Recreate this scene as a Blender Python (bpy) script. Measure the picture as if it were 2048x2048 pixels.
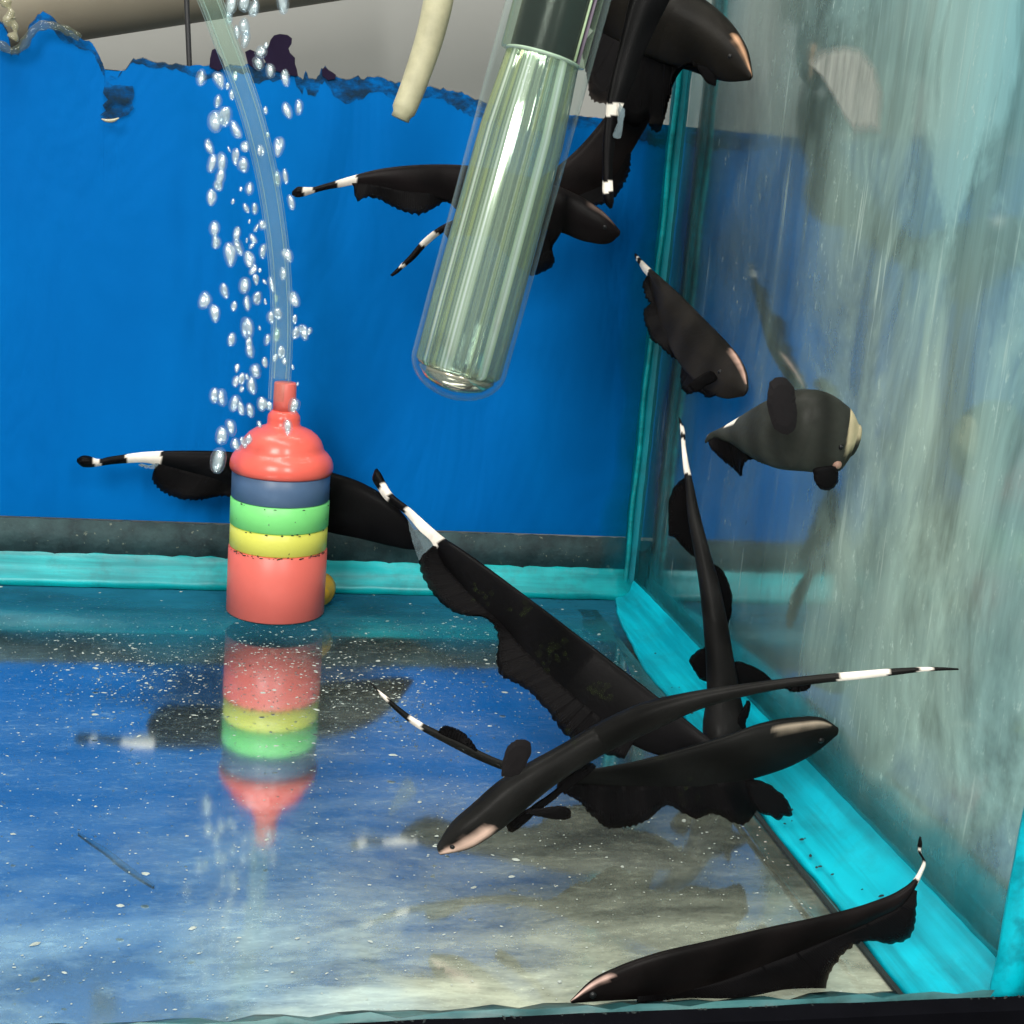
import bpy, bmesh, math, random
import numpy as np
from mathutils import Vector, Matrix

for o in list(bpy.data.objects):
    bpy.data.objects.remove(o)
SC = bpy.context.scene
COL = SC.collection
rnd = random.Random(7)
nrs = np.random.RandomState(5)

# ------------------------------------------------------------------ camera
CAMZ = 0.165
YAW, PITCH, ROLL, FPX = math.radians(11.94), math.radians(13.08), math.radians(4.87), 2680.0
_f = Vector((math.sin(YAW) * math.cos(PITCH), math.cos(YAW) * math.cos(PITCH), -math.sin(PITCH)))
_r0 = Vector((math.cos(YAW), -math.sin(YAW), 0))
_u0 = _r0.cross(_f)
_r = _r0 * math.cos(ROLL) + _u0 * math.sin(ROLL)
_u = -_r0 * math.sin(ROLL) + _u0 * math.cos(ROLL)
EYE = Vector((0, 0, CAMZ))
cd = bpy.data.cameras.new('camera')
cd.sensor_width = 36
cd.lens = 36 * FPX / 2048
cd.clip_start = 0.01
cd.clip_end = 20
cam = bpy.data.objects.new('camera', cd)
COL.objects.link(cam)
m = Matrix((_r, _u, -_f)).transposed().to_4x4()
m.translation = EYE
cam.matrix_world = m
SC.camera = cam

# ------------------------------------------------------------------ light: a shop tank under ceiling tubes, a bright room in front
w = bpy.data.worlds.new('World')
SC.world = w
w.use_nodes = True
w.node_tree.nodes['Background'].inputs[0].default_value = (0.80, 0.95, 0.90, 1)
w.node_tree.nodes['Background'].inputs[1].default_value = 0.40


def area(name, loc, target, sx, sy, watt, col):
    l = bpy.data.lights.new(name, 'AREA')
    l.shape = 'RECTANGLE'
    l.size, l.size_y, l.energy, l.color = sx, sy, watt, col
    o = bpy.data.objects.new(name, l)
    COL.objects.link(o)
    o.location = loc
    o.rotation_euler = (Vector(target) - Vector(loc)).to_track_quat('-Z', 'Y').to_euler()
    return o


area('ceiling_tube_light', (-0.10, 0.30, 0.85), (0.02, 0.42, 0.05), 0.9, 0.10, 5.2, (1.0, 0.97, 0.90))
area('window_light', (-0.55, -0.75, 0.75), (0.02, 0.45, 0.10), 0.45, 0.55, 15.0, (1.0, 0.96, 0.90))
area('wall_fill_light', (0.05, 0.66, 0.95), (0.05, 0.80, 0.45), 0.9, 0.06, 2.2, (1.0, 0.95, 0.80))  # added unseen, brightens the upper wall mirrored in the floor
area('shop_lamp', (0.25, -0.6, 0.62), (0.05, 0.45, 0.05), 0.10, 0.45, 5.0, (1.0, 0.98, 0.92))

vs = SC.view_settings
vs.view_transform = 'Standard'
vs.look = 'None'
vs.exposure = 0.0
vs.gamma = 1.0
vs.use_curve_mapping = False
SC.cycles.max_bounces = 7
SC.cycles.diffuse_bounces = 2
SC.cycles.glossy_bounces = 4
SC.cycles.transparent_max_bounces = 16
SC.cycles.use_adaptive_sampling = True
SC.cycles.adaptive_threshold = 0.03
SC.cycles.caustics_reflective = False
SC.cycles.caustics_refractive = False
SC.cycles.use_denoising = True

# ------------------------------------------------------------------ tank measures (metres)
XR, YB, YF, XL = 0.171, 0.543, 0.231, -0.32
ZTOP = 0.36
S = 2048 / 1932.0        # tracing scale


def ray(x, y):
    d = _f * FPX + _r * (x - 1024) - _u * (y - 1024)
    return d / d.y


def at(x, y, dep):        # traced point (1932 scale) at distance dep into the tank
    return EYE + ray(x * S, y * S) * dep


def at2(x, y, dep):       # photograph pixels
    return EYE + ray(x, y) * dep


# ------------------------------------------------------------------ material helpers
def mat(name):
    m = bpy.data.materials.new(name)
    m.use_nodes = True
    nt = m.node_tree
    nt.nodes.clear()
    out = nt.nodes.new('ShaderNodeOutputMaterial')
    return m, nt, out


def N(nt, t, **kw):
    n = nt.nodes.new(t)
    for k, v in kw.items():
        if k.startswith('i_'):
            n.inputs[k[2:].replace('_', ' ')].default_value = v
        else:
            setattr(n, k, v)
    return n


def L(nt, a, b):
    nt.links.new(a, b)


def ramp(nt, src, pts, interp='LINEAR'):
    r = nt.nodes.new('ShaderNodeValToRGB')
    r.color_ramp.interpolation = interp
    e = r.color_ramp.elements
    while len(e) > 1:
        e.remove(e[-1])
    e[0].position = pts[0][0]
    c = pts[0][1]
    e[0].color = c if hasattr(c, '__len__') else (c, c, c, 1)
    for p, c in pts[1:]:
        q = e.new(p)
        q.color = c if hasattr(c, '__len__') else (c, c, c, 1)
    if src is not None:
        L(nt, src, r.inputs[0])
    return r.outputs[0]


def math_n(nt, op, a, b=None, clamp=False):
    n = nt.nodes.new('ShaderNodeMath')
    n.operation = op
    n.use_clamp = clamp
    for i, v in enumerate((a, b)):
        if v is None:
            continue
        if isinstance(v, (int, float)):
            n.inputs[i].default_value = v
        else:
            L(nt, v, n.inputs[i])
    return n.outputs[0]


def coords(nt, scale=(1, 1, 1), kind='Object', rot=(0, 0, 0)):
    tc = nt.nodes.new('ShaderNodeTexCoord')
    mp = nt.nodes.new('ShaderNodeMapping')
    mp.inputs['Scale'].default_value = scale
    mp.inputs['Rotation'].default_value = rot
    L(nt, tc.outputs[kind], mp.inputs['Vector'])
    return mp.outputs[0]


def noise(nt, vec, scale, detail=4, rough=0.6, dist=0.0):
    n = nt.nodes.new('ShaderNodeTexNoise')
    n.inputs['Scale'].default_value = scale
    n.inputs['Detail'].default_value = detail
    n.inputs['Roughness'].default_value = rough
    n.inputs['Distortion'].default_value = dist
    L(nt, vec, n.inputs['Vector'])
    return n.outputs['Fac']


def mixc(nt, fac, a, b, blend='MIX'):
    n = nt.nodes.new('ShaderNodeMix')
    n.data_type = 'RGBA'
    n.blend_type = blend
    for i, v in ((0, fac), (6, a), (7, b)):
        if isinstance(v, (int, float, tuple)):
            n.inputs[i].default_value = v
        else:
            L(nt, v, n.inputs[i])
    return n.outputs[2]


def mixs(nt, fac, a, b):
    n = nt.nodes.new('ShaderNodeMixShader')
    if isinstance(fac, (int, float)):
        n.inputs[0].default_value = fac
    else:
        L(nt, fac, n.inputs[0])
    L(nt, a, n.inputs[1])
    L(nt, b, n.inputs[2])
    return n.outputs[0]


def bump(nt, h, strength=0.3, dist=0.001):
    b = N(nt, 'ShaderNodeBump')
    b.inputs['Strength'].default_value = strength
    b.inputs['Distance'].default_value = dist
    L(nt, h, b.inputs['Height'])
    return b.outputs[0]


def plain(name, col, rough=0.5, var=0.25, sc=60, metal=0.0, spec=0.5, bmp=0.15, sss=0.0):
    m, nt, out = mat(name)
    v = coords(nt)
    f = noise(nt, v, sc, 5)
    c2 = tuple(max(0, x * (1 - var)) for x in col[:3]) + (1,)
    c3 = tuple(min(1, x * (1 + var)) for x in col[:3]) + (1,)
    p = N(nt, 'ShaderNodeBsdfPrincipled')
    L(nt, mixc(nt, f, c2, c3), p.inputs['Base Color'])
    p.inputs['Roughness'].default_value = rough
    p.inputs['Metallic'].default_value = metal
    p.inputs['Specular IOR Level'].default_value = spec
    if bmp:
        L(nt, bump(nt, noise(nt, v, sc * 4, 3), bmp, 0.0004), p.inputs['Normal'])
    L(nt, p.outputs[0], out.inputs[0])
    return m


M = {}
# clear pane: looked through
m, nt, out = mat('clear_pane')
t = N(nt, 'ShaderNodeBsdfTransparent')
t.inputs[0].default_value = (1, 1, 1, 1)
L(nt, t.outputs[0], out.inputs[0])
M['pane'] = m

# blue backing film
m, nt, out = mat('blue_film')
v = coords(nt)
p = N(nt, 'ShaderNodeBsdfPrincipled')
c = mixc(nt, ramp(nt, noise(nt, coords(nt, (1, 1, 0.6)), 6, 5, 0.55, 0.5), [(0.32, 0.0), (0.68, 1.0)]), (0.0, 0.108, 0.39, 1), (0.0, 0.165, 0.54, 1))
c = mixc(nt, math_n(nt, 'MULTIPLY', ramp(nt, noise(nt, v, 260, 4, 0.8), [(0.60, 0.0), (0.8, 1.0)]), 0.25), c, (0.0, 0.17, 0.50, 1))
L(nt, c, p.inputs['Base Color'])
p.inputs['Roughness'].default_value = 0.6
p.inputs['Specular IOR Level'].default_value = 0.03
L(nt, bump(nt, noise(nt, coords(nt, (1, 1, 0.35)), 22, 3, 0.6, 1.2), 0.5, 0.004), p.inputs['Normal'])
L(nt, p.outputs[0], out.inputs[0])
M['blue'] = m
M['scrap'] = plain('torn_film', (0.018, 0.012, 0.030), 0.9, 0.3, 90, spec=0.05)
M['film_edge'] = plain('torn_edge', (0.01, 0.05, 0.13), 0.5, 0.5, 120)
M['wall'] = plain('room_wall', (0.30, 0.30, 0.285), 0.85, 0.10, 9, bmp=0.05)
M['pipe'] = plain('old_pipe', (0.30, 0.26, 0.19), 0.5, 0.25, 18)
M['cable'] = plain('cable', (0.02, 0.02, 0.022), 0.5, 0.2, 30)
M['shelf'] = plain('shelf', (0.07, 0.08, 0.07), 0.7, 0.4, 25)
M['trim'] = plain('trim', (0.0035, 0.0035, 0.005), 0.9, 0.5, 80, spec=0.02)

# floor: the underside of the glass mirrors (total reflection), the top carries a dusty film with haze and glare painted in toward the front
m, nt, out = mat('floor_mirror')
g = N(nt, 'ShaderNodeBsdfGlossy')
g.inputs['Roughness'].default_value = 0.075
g.inputs[0].default_value = (0.84, 0.95, 1.0, 1)
d = N(nt, 'ShaderNodeBsdfDiffuse')
d.inputs[0].default_value = (0.03, 0.05, 0.06, 1)
lw = N(nt, 'ShaderNodeLayerWeight')
lw.inputs['Blend'].default_value = 0.5
L(nt, mixs(nt, ramp(nt, lw.outputs['Facing'], [(0.2, 0.55), (0.7, 0.95)]), d.outputs[0], g.outputs[0]), out.inputs[0])
M['floor_mirror'] = m

m, nt, out = mat('floor_film')
t = N(nt, 'ShaderNodeBsdfTransparent')
d = N(nt, 'ShaderNodeBsdfDiffuse')
v = coords(nt)
vs1 = coords(nt, (0.55, 1.3, 1))
base = ramp(nt, noise(nt, vs1, 26, 6, 0.72, 0.25), [(0.40, 0.0), (0.66, 1.0)])
fine = ramp(nt, noise(nt, vs1, 330, 5, 0.75), [(0.53, 0.0), (0.72, 1.0)])
grit = ramp(nt, noise(nt, v, 900, 2, 0.6), [(0.62, 0.0), (0.70, 1.0)])
tc = N(nt, 'ShaderNodeTexCoord')
sx = N(nt, 'ShaderNodeSeparateXYZ')
L(nt, tc.outputs['Object'], sx.inputs[0])
grad = ramp(nt, math_n(nt, 'MULTIPLY', math_n(nt, 'SUBTRACT', 0.56, sx.outputs[1]), 3.0), [(0.05, 0.05), (0.20, 0.02), (0.42, 0.04), (0.62, 0.07), (0.80, 0.18), (0.92, 0.45), (1.0, 0.75)])
xs = ramp(nt, math_n(nt, 'MULTIPLY', math_n(nt, 'ADD', sx.outputs[0], 0.08), 5.0), [(0.0, 0.95), (0.35, 1.0), (0.55, 1.5), (0.70, 1.35), (0.85, 1.0), (1.0, 1.1)])
grad = math_n(nt, 'MULTIPLY', grad, xs)
fac = math_n(nt, 'MULTIPLY', grad, math_n(nt, 'ADD', 0.35, base))
fac = math_n(nt, 'ADD', fac, math_n(nt, 'MULTIPLY', math_n(nt, 'MULTIPLY', fine, math_n(nt, 'ADD', 0.1, base)), 0.26))
fac = math_n(nt, 'ADD', fac, math_n(nt, 'MULTIPLY', grit, 0.12), True)
fac = math_n(nt, 'MINIMUM', fac, 0.86)
L(nt, mixc(nt, ramp(nt, math_n(nt, 'ADD', math_n(nt, 'MULTIPLY', noise(nt, v, 25, 4), 0.5), math_n(nt, 'MULTIPLY', sx.outputs[0], -4.0)), [(0.0, 0.0), (0.35, 1.0)]), (0.60, 0.64, 0.50, 1), (0.38, 0.60, 0.70, 1)), d.inputs[0])
L(nt, mixs(nt, fac, t.outputs[0], d.outputs[0]), out.inputs[0])
M['floor_film'] = m

# side pane
m, nt, out = mat('side_mirror')
g = N(nt, 'ShaderNodeBsdfGlossy')
g.inputs['Roughness'].default_value = 0.10
g.inputs[0].default_value = (0.72, 0.84, 0.86, 1)
L(nt, g.outputs[0], out.inputs[0])
M['side_mirror'] = m

m, nt, out = mat('side_film')
t = N(nt, 'ShaderNodeBsdfTransparent')
d = N(nt, 'ShaderNodeBsdfDiffuse')
v1 = coords(nt, (1, 1, 0.07))
v2 = coords(nt, (1, 1, 0.05))
st = ramp(nt, noise(nt, v1, 60, 5, 0.7), [(0.36, 0.0), (0.66, 1.0)])
scr = ramp(nt, noise(nt, v2, 420, 3, 0.7), [(0.60, 0.0), (0.72, 1.0)])
blot = ramp(nt, noise(nt, coords(nt, (1, 1, 0.5)), 22, 5, 0.65, 1.0), [(0.38, 0.0), (0.62, 1.0)])
speck = ramp(nt, noise(nt, coords(nt, (1, 1, 0.5)), 420, 3, 0.8), [(0.60, 0.0), (0.74, 1.0)])
tc = N(nt, 'ShaderNodeTexCoord')
sx = N(nt, 'ShaderNodeSeparateXYZ')
L(nt, tc.outputs['Object'], sx.inputs[0])
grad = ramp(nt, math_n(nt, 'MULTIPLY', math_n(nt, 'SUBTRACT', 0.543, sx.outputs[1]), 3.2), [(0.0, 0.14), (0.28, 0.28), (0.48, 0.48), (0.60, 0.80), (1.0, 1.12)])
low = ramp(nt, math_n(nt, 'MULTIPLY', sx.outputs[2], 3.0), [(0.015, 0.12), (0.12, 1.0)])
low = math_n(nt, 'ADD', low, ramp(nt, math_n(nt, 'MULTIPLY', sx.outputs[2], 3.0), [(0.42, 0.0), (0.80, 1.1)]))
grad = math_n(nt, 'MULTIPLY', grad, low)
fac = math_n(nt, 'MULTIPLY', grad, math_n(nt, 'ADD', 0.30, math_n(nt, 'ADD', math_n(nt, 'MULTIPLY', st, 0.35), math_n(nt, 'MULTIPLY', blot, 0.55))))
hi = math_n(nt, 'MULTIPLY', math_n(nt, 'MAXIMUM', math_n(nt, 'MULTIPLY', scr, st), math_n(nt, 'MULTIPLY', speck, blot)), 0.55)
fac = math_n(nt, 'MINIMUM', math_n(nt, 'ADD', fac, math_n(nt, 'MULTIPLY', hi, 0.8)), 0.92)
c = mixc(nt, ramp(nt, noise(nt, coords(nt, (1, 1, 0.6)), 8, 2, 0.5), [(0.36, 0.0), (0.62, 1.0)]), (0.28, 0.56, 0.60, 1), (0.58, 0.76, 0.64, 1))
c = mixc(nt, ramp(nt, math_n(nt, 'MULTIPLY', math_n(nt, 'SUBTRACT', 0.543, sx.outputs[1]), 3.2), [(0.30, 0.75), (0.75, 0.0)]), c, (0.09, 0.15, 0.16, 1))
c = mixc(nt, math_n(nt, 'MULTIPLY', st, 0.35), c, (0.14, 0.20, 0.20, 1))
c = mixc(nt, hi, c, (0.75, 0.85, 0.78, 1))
L(nt, c, d.inputs[0])
L(nt, mixs(nt, fac, t.outputs[0], d.outputs[0]), out.inputs[0])
M['side_film'] = m


def silicone(name, c1, c2, sc=30, alg=0.0, stretch=(0.05, 1, 1)):
    m, nt, out = mat(name)
    v = coords(nt)
    p = N(nt, 'ShaderNodeBsdfPrincipled')
    c = mixc(nt, ramp(nt, noise(nt, v, sc, 5), [(0.35, 0.0), (0.65, 1.0)]), c1, c2)
    sv_ = coords(nt, stretch)
    c = mixc(nt, math_n(nt, 'MULTIPLY', ramp(nt, noise(nt, sv_, 190, 4, 0.6), [(0.42, 0.0), (0.62, 1.0)]), 0.65), c, tuple(x * 0.45 for x in c1[:3]) + (1,))
    if alg:
        c = mixc(nt, math_n(nt, 'MULTIPLY', ramp(nt, noise(nt, v, 55, 6, 0.7), [(0.5, 0.0), (0.7, 1.0)]), alg), c, (0.02, 0.06, 0.06, 1))
    L(nt, c, p.inputs['Base Color'])
    p.inputs['Roughness'].default_value = 0.35
    L(nt, bump(nt, noise(nt, v, 60, 4), 0.3, 0.001), p.inputs['Normal'])
    L(nt, p.outputs[0], out.inputs[0])
    return m


M['cyan'] = silicone('cyan_silicone', (0.0, 0.46, 0.60, 1), (0.0, 0.56, 0.70, 1), 25, 0.25, (1, 0.05, 1))
M['teal'] = silicone('teal_silicone', (0.0, 0.34, 0.38, 1), (0.0, 0.54, 0.57, 1), 22, 0.45)
M['teal_dark'] = silicone('teal_dark_silicone', (0.0, 0.22, 0.29, 1), (0.0, 0.34, 0.40, 1), 22, 0.4, (1, 1, 0.05))
# mossy strip
m, nt, out = mat('mossy_strip')
v = coords(nt)
p = N(nt, 'ShaderNodeBsdfPrincipled')
c = mixc(nt, ramp(nt, noise(nt, v, 60, 6, 0.7), [(0.35, 0.0), (0.7, 1.0)]), (0.012, 0.026, 0.03, 1), (0.04, 0.085, 0.09, 1))
c = mixc(nt, ramp(nt, noise(nt, v, 420, 3, 0.6), [(0.66, 0.0), (0.75, 1.0)]), c, (0.22, 0.24, 0.18, 1))
L(nt, c, p.inputs['Base Color'])
p.inputs['Roughness'].default_value = 0.8
L(nt, bump(nt, noise(nt, v, 300, 4), 0.6, 0.001), p.inputs['Normal'])
L(nt, p.outputs[0], out.inputs[0])
M['moss'] = m

# fish skin from pigment attribute
m, nt, out = mat('fish_skin')
a = N(nt, 'ShaderNodeAttribute', attribute_name='pigment')
v = coords(nt)
p = N(nt, 'ShaderNodeBsdfPrincipled')
f = ramp(nt, noise(nt, v, 120, 5, 0.7), [(0.2, 0.75), (0.8, 1.2)])
f2 = ramp(nt, noise(nt, v, 38, 4, 0.6), [(0.3, 0.7), (0.7, 1.45)])
L(nt, mixc(nt, 1.0, mixc(nt, 1.0, a.outputs['Color'], f, 'MULTIPLY'), f2, 'MULTIPLY'), p.inputs['Base Color'])
p.inputs['Coat Weight'].default_value = 0.06
p.inputs['Coat Roughness'].default_value = 0.30
p.inputs['Roughness'].default_value = 0.55
p.inputs['Specular IOR Level'].default_value = 0.05
L(nt, bump(nt, noise(nt, v, 700, 3), 0.25, 0.0004), p.inputs['Normal'])
L(nt, p.outputs[0], out.inputs[0])
M['skin'] = m
m, nt, out = mat('fish_fin')
v = coords(nt)
p = N(nt, 'ShaderNodeBsdfPrincipled')
L(nt, mixc(nt, noise(nt, v, 160, 4), (0.0026, 0.0023, 0.0027, 1), (0.0056, 0.0047, 0.0052, 1)), p.inputs['Base Color'])
p.inputs['Roughness'].default_value = 0.6
p.inputs['Specular IOR Level'].default_value = 0.06
a = N(nt, 'ShaderNodeAttribute', attribute_name='ray')
wv = math_n(nt, 'SINE', math_n(nt, 'MULTIPLY', a.outputs['Fac'], 900.0))
L(nt, bump(nt, wv, 0.18, 0.0003), p.inputs['Normal'])
ed = N(nt, 'ShaderNodeAttribute', attribute_name='edge')
t = N(nt, 'ShaderNodeBsdfTransparent')
t.inputs[0].default_value = (0.55, 0.50, 0.48, 1)
ray_f = math_n(nt, 'ADD', math_n(nt, 'MULTIPLY', wv, 0.12), ramp(nt, ed.outputs['Fac'], [(0.66, 0.0), (0.92, 0.25), (1.0, 0.60)]), True)
ray_f = math_n(nt, 'MULTIPLY', ray_f, ramp(nt, ed.outputs['Fac'], [(0.5, 0.0), (0.8, 1.0)]))
L(nt, mixs(nt, ray_f, p.outputs[0], t.outputs[0]), out.inputs[0])
M['fin'] = m
M['fin_grey'] = plain('fin_grey', (0.013, 0.011, 0.012), 0.6, 0.35, 150, spec=0.08)
m, nt, out = mat('fin_membrane')
t = N(nt, 'ShaderNodeBsdfTransparent')
d = N(nt, 'ShaderNodeBsdfDiffuse')
d.inputs[0].default_value = (0.28, 0.36, 0.40, 1)
L(nt, mixs(nt, ramp(nt, noise(nt, coords(nt), 150, 4), [(0.3, 0.18), (0.7, 0.45)]), t.outputs[0], d.outputs[0]), out.inputs[0])
M['membrane'] = m
M['eye'] = plain('fish_eye', (0.010, 0.010, 0.011), 0.35, 0.1, 90, spec=0.25, bmp=0)

# airstone plastics


def plastic(name, col, rough=0.38, grime=0.0):
    m, nt, out = mat(name)
    v = coords(nt)
    p = N(nt, 'ShaderNodeBsdfPrincipled')
    c = mixc(nt, noise(nt, v, 70, 4), tuple(x * 0.90 for x in col) + (1,), tuple(min(1, x * 1.06) for x in col) + (1,))
    if grime:
        c = mixc(nt, math_n(nt, 'MULTIPLY', ramp(nt, noise(nt, v, 520, 2), [(0.70, 0.0), (0.74, 1.0)]), grime), c, (0.03, 0.05, 0.03, 1))
    L(nt, c, p.inputs['Base Color'])
    p.inputs['Roughness'].default_value = rough
    L(nt, bump(nt, noise(nt, v, 500, 3), 0.08, 0.0004), p.inputs['Normal'])
    L(nt, p.outputs[0], out.inputs[0])
    return m


M['red'] = plastic('red_plastic', (0.84, 0.165, 0.130))
M['cap_red'] = plastic('red_cap_plastic', (0.95, 0.150, 0.110), 0.25)
M['yellow'] = plastic('yellow_plastic', (0.80, 0.78, 0.13), 0.4, 0.8)
M['green'] = plastic('green_plastic', (0.24, 0.82, 0.24), 0.4, 0.8)
M['navy'] = plastic('blue_plastic', (0.085, 0.15, 0.27), 0.4)
M['grime'] = plain('grime', (0.02, 0.03, 0.015), 0.8, 0.4, 200)
M['amber'] = plastic('amber_rubber', (0.62, 0.36, 0.03), 0.4)


def clear_tube(name, tint, edge, f0, f1, rough=0.08, rp=None):
    m, nt, out = mat(name)
    t = N(nt, 'ShaderNodeBsdfTransparent')
    t.inputs[0].default_value = tint
    p = N(nt, 'ShaderNodeBsdfPrincipled')
    p.inputs['Base Color'].default_value = edge
    p.inputs['Roughness'].default_value = rough
    p.inputs['Specular IOR Level'].default_value = 0.8
    lw = N(nt, 'ShaderNodeLayerWeight')
    lw.inputs['Blend'].default_value = 0.5
    L(nt, mixs(nt, ramp(nt, lw.outputs['Facing'], rp or [(0.0, f0), (0.55, f0 * 1.2), (0.85, (f0 + f1) / 2), (1.0, f1)]), t.outputs[0], p.outputs[0]), out.inputs[0])
    return m


M['hose'] = clear_tube('clear_hose', (0.93, 0.99, 0.95, 1), (0.74, 0.90, 0.82, 1), 0.035, 0.85, 0.06, [(0.0, 0.04), (0.25, 0.04), (0.42, 0.30), (0.50, 0.05), (0.72, 0.08), (0.80, 0.85), (1.0, 0.65)])
M['hose_in'] = clear_tube('hose_bore', (0.96, 0.99, 0.97, 1), (0.80, 0.94, 0.86, 1), 0.03, 0.85, 0.06, [(0.0, 0.05), (0.3, 0.06), (0.42, 0.45), (0.5, 0.10), (0.75, 0.25), (0.9, 0.9), (1.0, 0.9)])
M['glass'] = clear_tube('heater_glass', (0.93, 0.97, 0.96, 1), (0.50, 0.62, 0.62, 1), 0.025, 0.62, 0.03)
m, nt, out = mat('air_bubble')
t = N(nt, 'ShaderNodeBsdfTransparent')
t.inputs[0].default_value = (0.93, 0.97, 1.0, 1)
p = N(nt, 'ShaderNodeBsdfPrincipled')
p.inputs['Base Color'].default_value = (0.74, 0.84, 0.88, 1)
p.inputs['Roughness'].default_value = 0.06
p.inputs['Metallic'].default_value = 0.35
lw = N(nt, 'ShaderNodeLayerWeight')
lw.inputs['Blend'].default_value = 0.5
L(nt, mixs(nt, ramp(nt, lw.outputs['Facing'], [(0.0, 0.75), (0.10, 0.55), (0.28, 0.10), (0.70, 0.10), (0.90, 0.50), (1.0, 0.25)]), t.outputs[0], p.outputs[0]), out.inputs[0])
M['bubble'] = m
# heater inner sleeve: ribbed, with light streaks painted into its colour
m, nt, out = mat('ribbed_sleeve')
p = N(nt, 'ShaderNodeBsdfPrincipled')
a = N(nt, 'ShaderNodeAttribute', attribute_name='ang')
cx = N(nt, 'ShaderNodeCombineXYZ')
L(nt, a.outputs['Fac'], cx.inputs[0])
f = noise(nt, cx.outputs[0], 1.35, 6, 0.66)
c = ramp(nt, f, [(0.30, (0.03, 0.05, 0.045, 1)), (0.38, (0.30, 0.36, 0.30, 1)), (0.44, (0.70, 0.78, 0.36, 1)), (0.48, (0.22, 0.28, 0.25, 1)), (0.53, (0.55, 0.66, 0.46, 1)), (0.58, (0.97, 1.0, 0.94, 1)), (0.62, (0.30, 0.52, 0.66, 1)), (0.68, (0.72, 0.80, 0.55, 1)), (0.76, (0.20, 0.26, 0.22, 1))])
L(nt, c, p.inputs['Base Color'])
p.inputs['Metallic'].default_value = 0.5
p.inputs['Roughness'].default_value = 0.10
t = N(nt, 'ShaderNodeBsdfTransparent')
t.inputs[0].default_value = (0.85, 0.92, 0.90, 1)
L(nt, mixs(nt, ramp(nt, f, [(0.36, 0.40), (0.5, 0.66), (0.6, 0.95)]), t.outputs[0], p.outputs[0]), out.inputs[0])
M['sleeve'] = m
M['core'] = plain('heater_core', (0.006, 0.009, 0.007), 0.25, 0.4, 40, spec=0.3, bmp=0)
M['steel'] = plain('heater_tip', (0.75, 0.62, 0.50), 0.2, 0.35, 90, metal=0.9)
M['stick'] = plain('stick', (0.46, 0.43, 0.28), 0.55, 0.45, 130)
M['sediment'] = plain('sediment', (0.42, 0.46, 0.42), 0.8, 0.4, 90)
M['debris'] = plain('debris', (0.012, 0.02, 0.02), 0.8, 0.4, 90)
m, nt, out = mat('algae_spot')
t = N(nt, 'ShaderNodeBsdfTransparent')
d = N(nt, 'ShaderNodeBsdfDiffuse')
d.inputs[0].default_value = (0.05, 0.07, 0.02, 1)
L(nt, mixs(nt, ramp(nt, noise(nt, coords(nt), 500, 3), [(0.35, 0.02), (0.7, 0.13)]), t.outputs[0], d.outputs[0]), out.inputs[0])
M['algae'] = m


# ------------------------------------------------------------------ object helpers
def obj(name, me, material, parent=None, smooth=True):
    o = bpy.data.objects.new(name, me)
    COL.objects.link(o)
    if material:
        me.materials.append(M[material] if isinstance(material, str) else material)
    if smooth:
        me.polygons.foreach_set('use_smooth', [True] * len(me.polygons))
    if parent:
        o.parent = parent
        o.matrix_parent_inverse = parent.matrix_world.inverted()
    return o


def mesh(name, vs, fs):
    me = bpy.data.meshes.new(name)
    me.from_pydata([tuple(v) for v in vs], [], [tuple(f) for f in fs])
    me.update()
    return me


def fix(me):
    bm = bmesh.new()
    bm.from_mesh(me)
    bmesh.ops.recalc_face_normals(bm, faces=bm.faces)
    bm.to_mesh(me)
    bm.free()
    return me


def empty(name, loc, label, cat, group=None):
    o = bpy.data.objects.new(name, None)
    COL.objects.link(o)
    o.location = loc
    o.empty_display_size = 0.01
    o['label'] = label
    o['category'] = cat
    if group:
        o['group'] = group
    bpy.context.view_layer.update()
    return o


def box(lo, hi, name='box'):
    x0, y0, z0 = lo
    x1, y1, z1 = hi
    return mesh(name, [(x0, y0, z0), (x1, y0, z0), (x1, y1, z0), (x0, y1, z0), (x0, y0, z1), (x1, y0, z1), (x1, y1, z1), (x0, y1, z1)],
                [(0, 3, 2, 1), (4, 5, 6, 7), (0, 1, 5, 4), (1, 2, 6, 5), (2, 3, 7, 6), (3, 0, 4, 7)])


def prism(prof, axis, a0, a1, n=40, wob=0.0, name='prism'):
    """profile (closed 2-D loop) swept along an axis ('x','y','z')"""
    V, F = [], []
    k = len(prof)
    for i in range(n + 1):
        t = a0 + (a1 - a0) * i / n
        for (p, q) in prof:
            p2 = p + wob * math.sin(i * 1.7 + p * 900) * rnd.random()
            q2 = q + wob * math.sin(i * 2.3 + q * 700) * rnd.random()
            V.append({'x': (t, p2, q2), 'y': (p2, t, q2), 'z': (p2, q2, t)}[axis])
    for i in range(n):
        for j in range(k):
            a, b = i * k + j, i * k + (j + 1) % k
            F.append((a, b, b + k, a + k))
    F.append(tuple(range(k)))
    F.append(tuple(range(n * k + k - 1, n * k - 1, -1)))
    return fix(mesh(name, V, F))


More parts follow.
